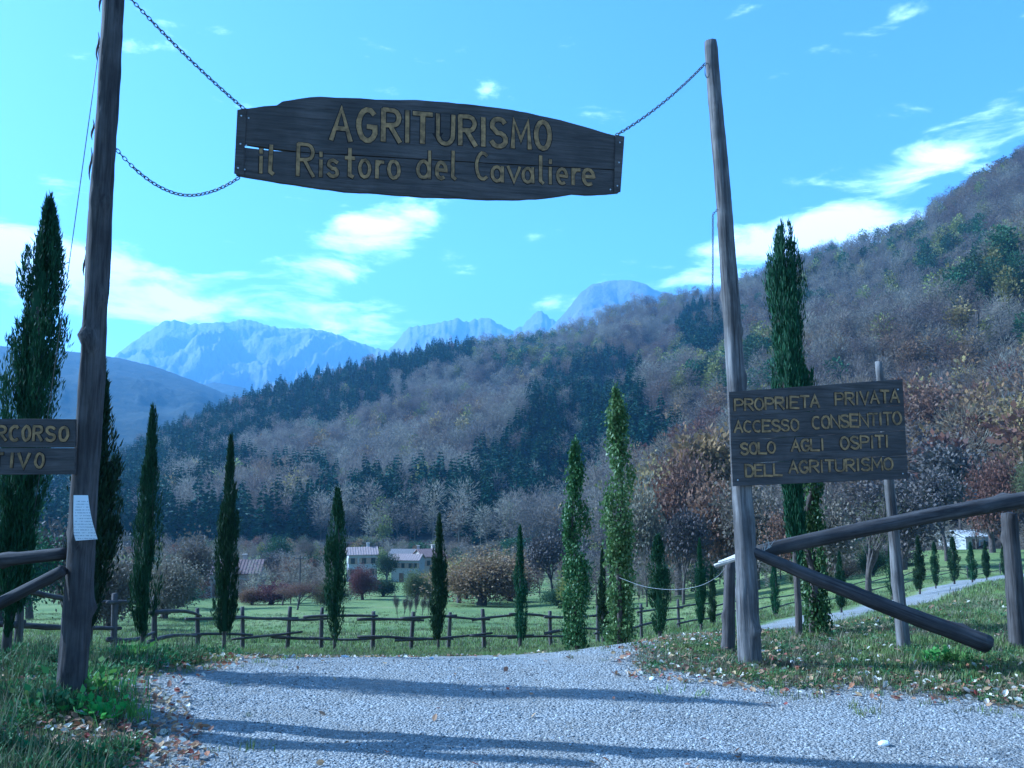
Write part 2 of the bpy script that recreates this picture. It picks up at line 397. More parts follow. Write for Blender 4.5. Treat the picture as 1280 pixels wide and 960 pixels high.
M_far = hill_material('far_woods', [(.35,(.025,.03,.022)),(.55,(.045,.047,.033)),(.7,(.07,.067,.05))], .035, 1, 12)
range_mesh('hills', [(-900,470),(-300,445),(-60,428),(0,432),(60,436),(110,442),(145,447),(190,458),(240,476),(280,492),(330,512),(420,545),(520,585),(640,620)], 2600, 640, 1500, M_far, .022, 3, 60, 21, .6)
range_mesh('hills', [(140,560),(200,505),(240,484),(265,477),(300,484),(330,496),(370,520),(450,560)], 3600, 620, 900, M_far, .04, 3, 40, 31, .6)
def rock_material():
    m, t, b = mat('pale_limestone'); g = N(t, 'ShaderNodeNewGeometry'); P = g.outputs['Position']
    v = mapping(t, P, (.006,.006,.0016)); f = noise(t, v, 1, 9, .68); f2 = noise(t, P, .0016, 6)
    sp = N(t, 'ShaderNodeSeparateXYZ'); t.links.new(P, sp.inputs[0])
    hh = M_(t, 'MULTIPLY_ADD', sp.outputs[2], .0009, -.42)
    c = ramp(t, M_(t, 'ADD', f, hh), [(.42,(.035,.04,.035)),(.56,(.06,.06,.055)),(.72,(.15,.145,.135))])
    c = mixc(t, ramp(t, f2, [(.45,(0,0,0)),(.6,(.5,.5,.5))]), c, (.06,.06,.05))
    t.links.new(c, b.inputs['Base Color']); b.inputs['Roughness'].default_value = .95; bump(t, b, f, 1, 60); return m
M_rock = rock_material()
range_mesh('mountains', [(60,520),(120,470),(146,438),(165,424),(185,410),(200,399),(215,400),(235,404),(262,402),(285,401),(300,397),(318,402),(345,409),(380,410),(410,414),(450,430),(480,438),(520,450),(600,490)], 6400, 600, 2200, M_rock, .12, 1.6, 80, 41, 1.8, 1.15)
range_mesh('mountains', [(440,470),(480,440),(492,430),(502,415),(512,407),(540,404),(556,400),(570,397),(585,402),(600,396),(614,397),(625,406),(640,412),(655,405),(668,390),(678,387),(688,396),(700,404),(740,420),(800,440)], 6900, 600, 2200, M_rock, .10, 1.5, 60, 51, 2.2, 1.15)
range_mesh('mountains', [(640,470),(670,430),(695,402),(710,385),(728,362),(742,352),(765,347),(790,346),(806,350),(822,360),(860,368),(900,380),(980,420)], 5600, 600, 1900, M_rock, .10, 2, 60, 61, .9, 1.15)

# ---------------------------------------------------------------- scatter (geometry nodes instances on a point mesh)
def scatter(name, pts, kinds, scales, rots, protos, label, cat, align=None):
    me = bpy.data.meshes.new(name); me.vertices.add(len(pts)); me.vertices.foreach_set('co', np.asarray(pts, dtype=np.float32).ravel())
    for nm, tp, arr in (('kind_index','INT',kinds), ('size','FLOAT',scales)):
        a = me.attributes.new(nm, tp, 'POINT'); a.data.foreach_set('value', np.asarray(arr, dtype=np.int32 if tp == 'INT' else np.float32))
    a = me.attributes.new('turn', 'FLOAT_VECTOR', 'POINT'); a.data.foreach_set('vector', np.asarray(rots, dtype=np.float32).ravel())
    o = bpy.data.objects.new(name, me); COL.objects.link(o); tag(o, label, cat, kind='stuff')
    pc = bpy.data.collections.new(name+'_kinds')
    for i, (pm, mt) in enumerate(protos):
        if len(pm.materials) == 0: pm.materials.append(mt)
        q = bpy.data.objects.new('%s_kind_%02d' % (name, i), pm)
        if pm.materials[0] != mt: q.material_slots[0].link = 'OBJECT'; q.material_slots[0].material = mt
        pc.objects.link(q)
    ng = bpy.data.node_groups.new(name+'_scatter', 'GeometryNodeTree')
    ng.interface.new_socket('Geometry', in_out='INPUT', socket_type='NodeSocketGeometry')
    ng.interface.new_socket('Geometry', in_out='OUTPUT', socket_type='NodeSocketGeometry')
    gi = ng.nodes.new('NodeGroupInput'); go = ng.nodes.new('NodeGroupOutput')
    ci = ng.nodes.new('GeometryNodeCollectionInfo'); ci.inputs[0].default_value = pc
    ci.inputs['Separate Children'].default_value = True; ci.inputs['Reset Children'].default_value = True
    ip = ng.nodes.new('GeometryNodeInstanceOnPoints'); ip.inputs['Pick Instance'].default_value = True
    def na_(nm, tp):
        n = ng.nodes.new('GeometryNodeInputNamedAttribute'); n.data_type = tp; n.inputs[0].default_value = nm; return n.outputs[0]
    e2r = ng.nodes.new('FunctionNodeEulerToRotation')
    ng.links.new(na_('turn', 'FLOAT_VECTOR'), e2r.inputs[0])
    ng.links.new(gi.outputs[0], ip.inputs['Points']); ng.links.new(ci.outputs[0], ip.inputs['Instance'])
    ng.links.new(na_('kind_index', 'INT'), ip.inputs['Instance Index']); ng.links.new(e2r.outputs[0], ip.inputs['Rotation'])
    ng.links.new(na_('size', 'FLOAT'), ip.inputs['Scale']); ng.links.new(ip.outputs[0], go.inputs[0])
    md = o.modifiers.new('scatter', 'NODES'); md.node_group = ng
    return o

# ---------------------------------------------------------------- plant meshes
def quads_from(centers, dirs, lens, wids, fold=.0, seed=0):
    """kite shaped leaf blades: base, two sides, tip"""
    g = np.random.default_rng(seed); n = len(centers); c = np.asarray(centers, float); d = np.asarray(dirs, float)
    d /= np.linalg.norm(d, axis=1)[:, None]+1e-9
    r = g.normal(size=(n, 3)); s = np.cross(d, r); s /= np.linalg.norm(s, axis=1)[:, None]+1e-9
    lens = np.broadcast_to(lens, n)[:, None]; wids = np.broadcast_to(wids, n)[:, None]
    V = np.stack([c, c+d*lens*.45+s*wids, c+d*lens, c+d*lens*.45-s*wids], 1).reshape(-1, 3)
    return V, np.arange(4*n).reshape(-1, 4)
def cypress_crown(h, r, n, seed, leaf=.09, low=.04, loose=.0, rag=.25, prof=None):
    g = np.random.default_rng(seed); C = []; D = []
    prof = prof or [(0,.55),(.08,.8),(.3,1.0),(.5,.95),(.7,.75),(.85,.45),(.95,.2),(1,.03)]
    npl = int(46+h*9); per = n//npl
    for k in range(npl):
        t0 = g.random()**.9*.86; a = g.random()*6.283; 
        ln = min(h*(.10+.12*g.random()), h*(.995-low-(1-low)*t0)); rr = r*np.interp(t0+.08, [p[0] for p in prof], [p[1] for p in prof])*(1+rag*(g.random()-.55)*2)
        z0 = h*(low+(1-low)*t0)
        u = g.random(per); ang = a+g.normal(size=per)*.35; wid = np.sin(np.pi*np.clip(u, .05, .97))
        rad = rr*np.clip(.62+.38*np.sqrt(u)+g.normal(size=per)*.16*wid, .15, 1.25)
        tt = np.clip(t0+u*ln/h, 0, 1); rad *= np.interp(tt, [p[0] for p in prof], [p[1] for p in prof])/max(.08, np.interp(t0+.08, [p[0] for p in prof], [p[1] for p in prof]))
        x = rad*np.cos(ang); y = rad*np.sin(ang); z = z0+u*ln
        C.append(np.stack([x, y, z], 1))
        out = np.stack([np.cos(ang)*.2, np.sin(ang)*.2, np.ones(per)], 1)+g.normal(size=(per, 3))*(.26+loose)
        D.append(out)
    # leader shoots at the top
    for k in range(4):
        per2 = max(40, n//110); u = g.random(per2); a = g.random()*6.283; o = r*.55*g.random()
        z = h*(.82+.02*g.random())+u**1.2*h*(.10+.08*g.random()); rad = .03*h*(1.02-u)*.7*g.random(per2)
        ang = g.random(per2)*6.28; C.append(np.stack([o*np.cos(a)*(1-u*.5)+rad*np.cos(ang), o*np.sin(a)*(1-u*.5)+rad*np.sin(ang), z], 1))
        D.append(np.stack([np.cos(ang)*.3, np.sin(ang)*.3, np.ones(per2)], 1)+g.normal(size=(per2, 3))*.2)
    C = np.concatenate(C); D = np.concatenate(D); n_ = len(C)
    V, Q = quads_from(C, D, leaf*1.35*(.6+.8*g.random(n_)), leaf*.15*(.7+.6*g.random(n_)), seed=seed+1)
    # solid dark heart of old twigs
    mb = MB(); zz = np.linspace(low+.06, .84, 14)
    mb.tube([(0, 0, h*t) for t in zz], [max(.01, .38*r*float(np.interp(t, [p[0] for p in prof], [p[1] for p in prof]))*(1+.2*g.normal()*.5)) for t in zz], 9)
    core = [list(f) for f in mb.F if len(f) == 4]
    nV = len(V); V = np.concatenate([V, np.array(mb.V)]); Q = np.concatenate([Q, np.array(core)+nV])
    return V, Q
def tree_skeleton(h, spread, seed, levels=3, fork=4, droop=.0, r0=None, trunk=.25, up=.5):
    g = random.Random(seed); mb = MB(); tips = []
    r0 = r0 or h*.022
    def grow(p, d, ln, r, lev):
        pts = [p]; q = p.copy(); dd = d.copy(); k = 4
        for i in range(k):
            dd = (dd+Vector((g.uniform(-1,1), g.uniform(-1,1), g.uniform(-.4,.9)*up))*.16).normalized(); q = q+dd*ln/k; pts.append(q.copy())
        mb.tube(pts, [r*(1-.5*i/k) for i in range(k+1)], 5 if lev < 2 else 3, cap=False)
        if lev >= levels: tips.append((q, dd)); tips.append((pts[2], dd)); return
        for i in range(fork+(1 if lev == 0 else 0)):
            b = pts[g.randint(2, k)] if lev > 0 else pts[k].lerp(pts[1], g.random()*(.75 if trunk > .15 else 1.0))
            a = g.uniform(0, 6.28); tilt = g.uniform(.35, 1.0)*spread
            nd = (dd+Vector((math.cos(a), math.sin(a), g.uniform(-.1,.5)*up))*tilt).normalized()
            grow(b, nd, ln*g.uniform(.55, .82), r*.5, lev+1)
    grow(Vector((0,0,0)), Vector((0,0,1)), h*(trunk+(.15 if trunk > .15 else .10)), r0, 0)
    zmax = max(t[0].z for t in tips); k = h*.95/zmax
    mb.V = [(v[0]*k, v[1]*k, v[2]*k) for v in mb.V]
    return mb, [(t[0]*k, t[1]) for t in tips]
def broad_tree(h, spread, seed, leaf, per, levels=3, fork=4, cl=.09, trunk=.25, up=.5, flat_=.75, thin=.45):
    mb, tips = tree_skeleton(h, spread, seed, levels, fork, trunk=trunk, up=up); g = np.random.default_rng(seed)
    C = []; D = []
    for p, d in tips:
        c = np.array(p)+g.normal(size=(per, 3))*h*cl*np.array([1, 1, flat_]); C.append(c); D.append(g.normal(size=(per, 3))+np.array([0,0,.3])+(c-np.array(p))*3)
    C = np.concatenate(C); D = np.concatenate(D); n = len(C)
    V, Q = quads_from(C, D, leaf*(.6+.8*g.random(n)), leaf*thin*(.7+.6*g.random(n)), seed=seed)
    return mesh('trunk', mb.V, mb.F, True), mesh_np('crown', V, Q)
def conifer(h, seed, levels=16, per=9):
    g = np.random.default_rng(seed); C = []; D = []; Ln = []
    for i in range(levels):
        t = i/levels; z = h*(.1+.88*t); rr = h*.2*(1-t)**.85+.15
        for k in range(per):
            a = g.random()*6.28; l = rr*(.75+.5*g.random())
            for q in range(3):
                aa = a+g.normal()*.25; C.append((0, 0, z+g.normal()*.1*h/levels)) if q == 0 else C.append((math.cos(aa)*l*.35*q, math.sin(aa)*l*.35*q, z-.18*l*q))
                D.append((math.cos(aa), math.sin(aa), -.25+.5*t+g.normal()*.12)); Ln.append(l*(1-.28*q))
    Ln = np.array(Ln); V, Q = quads_from(C, D, Ln, Ln*.26, seed=seed)
    return mesh_np('conifer', V, Q)
def puff(h, seed, n=230, leaf=1.1, thin=.07, rx=.36, low=.25, upw=.9, trunk=True):
    """a far broadleaf crown: limbs and twigs or leaf clumps in several uneven lobes"""
    g = np.random.default_rng(seed); nl = 7; L_ = []
    for k in range(nl):
        a = g.random()*6.28; L_.append((math.cos(a)*h*rx*.55*g.random(), math.sin(a)*h*rx*.55*g.random(), h*(low+.2+(.6-low*.3)*g.random()), h*rx*(.35+.4*g.random())))
    C = []; D = []
    for i in range(n):
        x, y, z, r = L_[i % nl]; v = g.normal(size=3); v /= np.linalg.norm(v); rr = r*(.45+.6*g.random())
        C.append((x+v[0]*rr, y+v[1]*rr, z+v[2]*rr)); D.append((v[0], v[1], v[2]*.5+upw*g.random()))
    V, Q = quads_from(C, D, leaf*(.6+.8*g.random(n)), leaf*thin*(.6+.8*g.random(n)), seed=seed)
    mb = MB(); mb.tube([(0,0,-1.2), (0,0,h*.3), (.1,0,h*.62)], [h*.018, h*.014, h*.006], 4, False)
    for k in range(6):
        x, y, z, r = L_[k]; mb.tube([(0,0,h*(.22+.04*k)), (x*.7, y*.7, z*.85), (x, y, z+r*.5)], [h*.009, h*.006, h*.002], 3, False)
    nV = len(V); V = np.concatenate([V, np.array(mb.V)]); Q = np.concatenate([Q, np.array(mb.F)+nV])
    return mesh_np('broadleaf', V, Q)

# ---------------------------------------------------------------- forest on the hillside
FB = [puff(11, 100+i, 620, 1.0, .07, .38, .2, .8) for i in range(5)]
FL = [puff(10, 200+i, 520, .75, .36, .36, .2, .5) for i in range(3)]
FC = [conifer(15, 300+i) for i in range(3)]
def cp(m): return m.copy()
M_fp = leafmat('purple_twigs', [(.14,.11,.085),(.175,.14,.11),(.2,.165,.13)], .5)
M_fg = leafmat('grey_twigs', [(.17,.15,.115),(.21,.185,.14),(.24,.21,.165)], .5)
M_fb = leafmat('brown_twigs', [(.15,.105,.07),(.2,.145,.095),(.13,.095,.065)], .5)
M_fc = leafmat('fir_needles', [(.009,.033,.018),(.014,.048,.022),(.022,.066,.028)], .05)
M_fy = leafmat('yellow_green_leaves', [(.17,.18,.045),(.25,.24,.06),(.13,.15,.045)], .3)
protos = [(FB[0],M_fp),(FB[1],M_fp),(cp(FB[2]),M_fg),(cp(FB[3]),M_fg),(cp(FB[4]),M_fb),(cp(FL[0]),M_russet),(cp(FL[1]),M_ochre),(cp(FL[2]),M_fy),(cp(FL[0]),M_green),(FC[0],M_fc),(FC[1],M_fc),(FC[2],M_fc)]
for k, (pm, _) in enumerate(protos): pm.materials.clear()
def pyof(z, Y): return 600-(z-CAMZ)/Y*F
def inE(px, py, cx, cy, rx, ry): return ((px-cx)/rx)**2+((py-cy)/ry)**2 < 1
fpts = []; fk = []; fs = []; fr = []
g = random.Random(5)
yy = 92.0
while yy < 1080:
    sp = 6.0+yy*.0024; xw = yy*.82; x = -xw
    while x < xw:
        X = x+g.uniform(-.45, .45)*sp; Y = yy+g.uniform(-.45, .45)*sp; x += sp
        px = 640+F*X/Y; yf, yr = foot(px), ridge(px)
        if Y < yf+4:
            # loose thickets on the valley floor
            v0 = 122 if px < 425 else (236 if px < 560 else (127 if px < 700 else (92 if px < 960 else 112)))
            if Y < v0 or noise2(X, Y, 24, 19)+.42 < g.uniform(0, .35)*(1 if Y < yf*.8 else .3): continue
            if (px > 1170 or px > 1000) and Y < 122: continue
            fpts.append((X, Y, near_h(px, Y)-.9)); fk.append(g.choice([0,1,2,3,3,4,8,2,7,5])); fs.append(g.uniform(.34,.62)); fr.append((0, 0, g.uniform(0, 6.28))); continue
        if Y > yr+14: continue
        z = hill_h(px, Y); py = pyof(z, Y); skyp = float(np.interp(px, skx, sky_))
        below = py-skyp; nn = noise2(X, Y, 60, 15)*1.6; n2 = noise2(X, Y, 22, 16)*1.6
        con = (130 < px < 590 and below < 98-(px-150)*.14+nn*22 and not (px > 545 and below < 0)) or \
              (px < 420 and py > 600 and nn > -.25 and px > 120) or (((px-695)*.72-(py-575)*.69)/150)**2+(((px-695)*.69+(py-575)*.72)/(66+nn*20+n2*12))**2 < 1 or \
              inE(px, py, 880, 425, 32, 36) or inE(px, py, 545, 650, 115, 36+nn*14) or inE(px, py, 812, 565, 42, 36) or (px < 150 and nn > .1)
        if inE(px, py, 330, 650, 70, 40) and n2 > 0: con = False
        if con and g.random() > .12:
            k = 9+g.randrange(3); s = g.uniform(1.0, 1.65)
            if px < 600 and below < 30: s *= 1.05
        else:
            s = g.uniform(.95, 1.7); u = g.random()
            warm = (px > 1110 and py > 460) or inE(px, py, 860, 590, 90, 70)
            yel = inE(px, py, 1190, 350, 170, 60) or inE(px, py, 900, 480, 80, 50) or inE(px, py, 1060, 370, 70, 28) or inE(px, py, 1200, 335, 110, 40) or inE(px, py, 660, 385+60, 90, 30) or inE(px,py,370,560,40,20)
            if warm and u < .75+nn*.25: k = (5, 6, 4, 4)[g.randrange(4)]
            elif yel and u < .5+nn*.5: k = (7, 7, 8, 8)[g.randrange(4)]
            elif px > 900 and u < .06+max(0, nn)*.2: k = (7, 8, 6)[g.randrange(3)]
            elif u < .035: k = 6
            elif u < .075: k = 7
            elif nn > .42 and u < .8: k = 4
            elif n2+nn*.6 > .05: k = g.randrange(2)
            else: k = 2+g.randrange(2)
            if px < 100: s *= .7
        fpts.append((X, Y, z-.3)); fk.append(k); fs.append(s); fr.append((g.uniform(-.06,.06), g.uniform(-.06,.06), g.uniform(0, 6.28)))
    yy += sp
print('forest trees', len(fpts))
scatter('woodland', fpts, fk, fs, fr, protos, 'bare purple-grey autumn woodland with dark conifer stands covering the hillside', 'woodland')

# ---------------------------------------------------------------- logs
def log(name, p0, p1, r0, r1, m, parent=None, origin=(0,0,0), seed=1, n=14, rings=26, bend=.012, rough=.07, knots=3, cracks=0):
    p0 = Vector(p0); p1 = Vector(p1); ax = p1-p0; Ln = ax.length; g = random.Random(seed); V = []
    kn = [(g.uniform(.08,.95)*Ln, g.uniform(0, 6.28), g.uniform(.25,.5)) for _ in range(knots)]
    ck = [(g.uniform(0,6.28), g.uniform(.0,.8), g.uniform(.15,.6), g.uniform(.10,.2)) for _ in range(cracks)]
    bx, by = g.uniform(-1,1)*bend*Ln, g.uniform(-1,1)*bend*Ln
    for i in range(rings):
        t = i/(rings-1); z = t*Ln; r = r0+(r1-r0)*t; cx = bx*math.sin(math.pi*t)+.006*noise2(z, seed, .5, 1); cy = by*math.sin(math.pi*t)+.006*noise2(z, seed, .5, 2)
        for j in range(n):
            a = 2*math.pi*j/n
            rr = r*(1+rough*1.3*mn.noise(Vector((math.cos(a)*1.5, math.sin(a)*1.5+seed, z*1.4)))+rough*.8*mn.noise(Vector((math.cos(a)*4, math.sin(a)*4+seed, z*6))))
            for kz, ka, kk in kn:
                da = (a-ka+math.pi)%(2*math.pi)-math.pi
                rr += r*kk*math.exp(-((z-kz)/(r*.55))**2-(da/.45)**2)
            for ca, c0_, cl_, cd_ in ck:
                if c0_ < t < c0_+cl_:
                    da = (a-ca-.25*mn.noise(Vector((z*1.5, ca, 0)))+math.pi)%(2*math.pi)-math.pi; rr -= r*cd_*math.exp(-(da/.11)**2)*math.sin(math.pi*(t-c0_)/cl_)**.5
            zz = z
            if i in (0, rings-1): rr *= .93; zz += .1*r*g.uniform(-1, 1)
            V.append((cx+rr*math.cos(a), cy+rr*math.sin(a), zz))
    Fc = [(i*n+j, i*n+(j+1)%n, (i+1)*n+(j+1)%n, (i+1)*n+j) for i in range(rings-1) for j in range(n)]
    V += [(0,0,-.01*r0), (0,0,Ln+.02*r1)]
    c0, c1 = len(V)-2, len(V)-1
    Fc += [(c0, (j+1)%n, j) for j in range(n)]+[(c1, (rings-1)*n+j, (rings-1)*n+(j+1)%n) for j in range(n)]
    q = ax.to_track_quat('Z', 'Y').to_euler()
    return obj(name, mesh(name, V, Fc, True), m, parent, p0-Vector(origin), q)

LB = flat(88, 890); RB = flat(938, 832)
zg = ground_z
# left pole
lp = thing('gate_pole', 'tall weathered left gate pole with the paper notice, rising out of the frame', 'pole', (LB.x, LB.y, 0), 'tall gate poles')
YL = LB.y; YR = RB.y
log('pole', (LB.x, YL, zg(LB.x, YL)-.3), at(146, -70, YL), .098, .070, M_log, lp, (LB.x, YL, 0), 11, 36, 90, .006, .10, 12, 7)
def bark_strip(p, r, parent, origin, ln, seed, ang):
    g = random.Random(seed); mb = MB(); P = Vector(p)
    pts = [P+Vector((math.cos(ang)*(r-.006+.008*math.sin(k*1.3)), math.sin(ang)*(r+.006), ln*k/5)) for k in range(6)]
    mb.tube(pts, [.002,.006,.009,.008,.005,.002], 5)
    o = mb.obj('bark_strip', M_bark, parent, -Vector(origin)); return o
for py, ln in ((75,.22),(15,.2),(175,.16),(345,.22),(225,.25)):
    p = at(88+(890-py)/960*58-17, py, YL); bark_strip(p, .0, lp, (LB.x, YL, 0), ln, py, math.pi)
# right pole
rp = thing('gate_pole', 'tall grey right gate pole beside the private property sign, its left side sunlit', 'pole', (RB.x, RB.y, 0), 'tall gate poles')
log('pole', (RB.x, YR, zg(RB.x, YR)-.3), at(888, 52, YR), .100, .060, M_pole, rp, (RB.x, YR, 0), 23, 36, 90, .008, .09, 12, 6)

# ---------------------------------------------------------------- lettering
def arc(cx, cy, rx, ry, a0, a1, n=9): return [(cx+rx*math.cos(R(a0+(a1-a0)*i/n)), cy+ry*math.sin(R(a0+(a1-a0)*i/n))) for i in range(n+1)]
G = {
 'A': [[(0,0),(.5,1),(1,0)],[(.22,.36),(.78,.36)]],
 'G': [arc(.52,.5,.5,.5,50,330,12)+[(.95,.45),(.55,.45)]],
 'R': [[(0.02,0),(0.02,1)],[(0.02,1),(.55,1)]+arc(.6,.76,.36,.24,80,-80,6)+[(.55,.52),(.05,.5)],[(.42,.5),(1,0)]],
 'I': [[(.5,0),(.5,1)]], 'T': [[(.5,0),(.5,.97)],[(0,1),(1,1)]],
 'U': [[(0,1),(0,.35)]+arc(.5,.35,.5,.35,180,360,8)+[(1,1)]],
 'S': [arc(.5,.76,.45,.24,30,200,7)+arc(.5,.25,.48,.25,100,-160,9)],
 'M': [[(0,0),(.08,1),(.5,.3),(.92,1),(1,0)]], 'O': [arc(.5,.5,.5,.5,90,445,14)],
 'P': [[(0.02,0),(0.02,1)],[(0.02,1),(.55,1)]+arc(.6,.75,.38,.25,80,-80,6)+[(.55,.5),(.05,.49)]],
 'E': [[(1,1),(0,1),(0,0),(1,0)],[(.05,.52),(.8,.52)]], 'V': [[(0,1),(.5,0),(1,1)]],
 'C': [arc(.55,.5,.52,.5,55,305,11)], 'N': [[(0,0),(0,1),(1,0),(1,1)]], 'L': [[(0,1),(0,0),(1,0)]],
 'D': [[(0,0),(0,1),(.4,1)]+arc(.45,.5,.52,.5,80,-80,8)+[(.4,0),(.04,0)]],
 'i': [[(.5,0),(.5,.62)],[(.5,.80),(.5,.94)]], 'l': [[(.4,1),(.4,.08),(.75,0)]],
 's': [arc(.5,.47,.42,.17,30,200,6)+arc(.5,.16,.45,.16,100,-160,7)],
 't': [[(.5,1.0),(.5,.06),(.85,0)],[(.1,.68),(.95,.68)]],
 'o': [arc(.5,.32,.46,.32,90,440,12)], 'r': [[(.15,0),(.15,.62)],[(.17,.42),(.5,.6),(.95,.6)]],
 'd': [arc(.45,.31,.42,.31,90,440,12),[(.9,1),(.9,0)]],
 'e': [[(.1,.33),(.9,.33)]+arc(.5,.32,.42,.32,5,300,10)],
 'a': [arc(.45,.3,.42,.3,90,440,12),[(.9,.62),(.9,0)]], 'v': [[(0,.62),(.5,0),(1,.62)]],
}
def ribbon(mb, pts, w, y0, y1):
    n = len(pts); P = [Vector((p[0], p[1])) for p in pts]; A = []; B = []
    for i in range(n):
        a = (P[i]-P[i-1]).normalized() if i else (P[1]-P[0]).normalized()
        b = (P[i+1]-P[i]).normalized() if i < n-1 else a
        t = (a+b); t = t.normalized() if t.length > .2 else a
        k = 1/max(.55, abs(t.dot(a))); nn = Vector((-t.y, t.x))*w*.5*k
        e = -t*w*.25 if i == 0 else (t*w*.25 if i == n-1 else Vector((0,0)))
        A.append(P[i]+nn+e); B.append(P[i]-nn+e)
    V = [(a.x, y0, a.y) for a in A]+[(b.x, y0, b.y) for b in B]+[(a.x, y1, a.y) for a in A]+[(b.x, y1, b.y) for b in B]; Fc = []
    for i in range(n-1): Fc += [(i, n+i, n+i+1, i+1), (2*n+i, 2*n+i+1, 3*n+i+1, 3*n+i), (i, i+1, 2*n+i+1, 2*n+i), (n+i, 3*n+i, 3*n+i+1, n+i+1)]
    Fc += [(0, 2*n, 3*n, n), (n-1, 2*n-1, 4*n-1, 3*n-1)]
    mb.add(V, Fc)
class Board:
    """plane through two points at different distances; pixel -> (u, z) in the plane"""
    def __init__(s, a, b):
        s.o = Vector((a.x, a.y, 0)); d = Vector((b.x-a.x, b.y-a.y, 0)); s.ax = d.normalized(); s.rz = math.atan2(d.y, d.x)
        s.nrm = Vector((s.ax.y, -s.ax.x, 0))     # towards the camera
    def uz(s, px, py):
        d = at(px, py, 1.0)-Vector((0,0,CAMZ)); k = s.o.dot(s.nrm)/d.dot(s.nrm); p = Vector((0,0,CAMZ))+d*k
        return (p-s.o).dot(s.ax), p.z
def letters(B, root, z0, boxes, w, yf, m=None):
    """boxes: (char, x0, x1, ytop, ybot) in photo pixels; yf = y of the board's face in board space"""
    for i, (ch, x0, x1, yt, yb) in enumerate(boxes):
        u0, a = B.uz(x0, yb); u1, b = B.uz(x1, yt); um, zt = B.uz((x0+x1)/2, yt); um, zb = B.uz((x0+x1)/2, yb)
        W_, H = u1-u0, zt-zb; mb = MB(); g = random.Random(i*7+ord(ch))
        for q, st in enumerate(G[ch]):
            ribbon(mb, [(u0+p[0]*W_+g.uniform(-.002,.002), zb-z0+p[1]*H+g.uniform(-.002,.002)) for p in st], w*g.uniform(.9,1.12), yf-.006-.0006*q, yf+.004)
        lo_ = mb.obj('letter', m or M_letter, root); mb = MB()
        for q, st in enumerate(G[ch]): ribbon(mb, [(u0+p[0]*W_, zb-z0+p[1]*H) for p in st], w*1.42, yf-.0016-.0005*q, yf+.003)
        mb.obj('shadow_outline', M_outline, lo_)  # wider dark ribbon behind the letter, its surrounding shadow painted in
def plank(root, name, poly, y0, y1, m, bev=.004):
    mb = MB(); mb.prism(poly, y0, y1)
    o = mb.obj(name, m, root)
    b = o.modifiers.new('bevel', 'BEVEL'); b.width = bev; b.segments = 2; b.limit_method = 'ANGLE'
    return o
def densify(pts, step, amp, seed, closed=False):
    out = []
    for (a, b), (c, d) in zip(pts[:-1], pts[1:]):
        k = max(1, int(math.hypot(c-a, d-b)/step))
        for i in range(k): t = i/k; x, z = a+(c-a)*t, b+(d-b)*t; out.append((x, z+amp*noise2(x, seed, .12, 3)))
    out.append(pts[-1]); return out

# ---- hanging board
pa = at(295, 180, YL+.45); pb = at(778, 205, YR-.35); HB = Board(pa, pb); zc = HB.uz(540, 187)[1]
hb = thing('hanging_sign', 'long barrel-shaped dark wooden board with ochre AGRITURISMO lettering, hung on chains between the gate poles', 'sign', (pa.x, pa.y, zc), None, HB.rz)
def up(lst): return [(HB.uz(*p)[0], HB.uz(*p)[1]-zc) for p in lst]
top = up([(299,139.8),(309,137),(330,134),(346,133),(353,128),(375,124),(400,122),(430,123),(470,125.5),(520,126.5),(560,129),(600,133),(640,138),(700,151),(740,162),(767,170),(777,172.6)])
bot = up([(773,241.5),(765,242),(740,244),(715,243),(690,247),(650,250),(600,250),(575,248),(520,246),(480,243),(430,240),(380,233),(340,227),(305,221),(295,219)])
seam_t = up([(776,213.3),(767,213),(600,204),(480,197),(400,192.6),(372,190.6),(340,186.6),(309,181.6),(297,180.2)])
seam_b = up([(295,184.0),(305,185.2),(340,189.3),(372,191.4),(400,193.4),(480,197.8),(600,204.8),(766,213.8),(775.5,214.2)])
plank(hb, 'plank', densify(top, .06, .006, 1)+seam_t, -.022, .022, M_board)
plank(hb, 'plank', seam_b+densify(bot, .06, .006, 2), -.020, .024, M_board)
for e, (q0, q1) in enumerate([(up([(297,139.5),(308.4,137),(305,221.5),(293,218.5)]), 0), (up([(767.6,170),(779,172.5),(774,241.5),(766,242)]), 1)]):
    plank(hb, 'end_batten', q0, -.036, -.0235, M_board, .002)
def screw(root, x, z, y):
    mb = MB(); mb.tube([(x, y+.004, z), (x, y-.003, z), (x, y-.005, z)], [.007,.007,.004], 8); mb.obj('screw', M_screw, root)
for p in ((302,147),(301,182),(298,212),(773,180),(772,205),(770,234),(311,149),(308,183.0),(306,213),(762,238)):
    (u, z), = up([p]); screw(hb, u, z, -.036 if p[0] < 306 or p[0] > 766 else -.022)
k = 520/1280
row = [('A',330,390,92,188),('G',412,468,95,190),('R',488,540,97,192),('I',556,570,100,193),('T',582,638,108,196),('U',656,704,112,200),('R',724,772,117,203),('I',788,804,122,205),('S',820,866,124,208),('M',886,938,130,212),('O',958,1000,132,215)]
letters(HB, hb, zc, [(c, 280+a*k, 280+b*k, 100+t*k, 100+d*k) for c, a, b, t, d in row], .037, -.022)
row = [('i',106,122,212,288),('l',134,158,205,292),('R',226,276,202,298),('i',290,306,222,299),('s',318,352,222,300),('t',370,402,216,301),('o',415,450,220,302),('r',466,492,222,304),('o',504,540,224,305),
       ('d',594,636,222,304),('e',650,684,228,306),('l',694,716,224,307),('C',774,812,228,308),('a',822,858,242,314),('v',872,908,244,316),('a',917,951,246,318),('l',964,984,238,320),('i',994,1010,244,321),('e',1022,1054,250,322),('r',1068,1092,250,323),('e',1100,1137,252,325)]
letters(HB, hb, zc, [(c, 280+a*k, 280+b*k, 100+t*k, 100+d*k) for c, a, b, t, d in row], .027, -.0215)

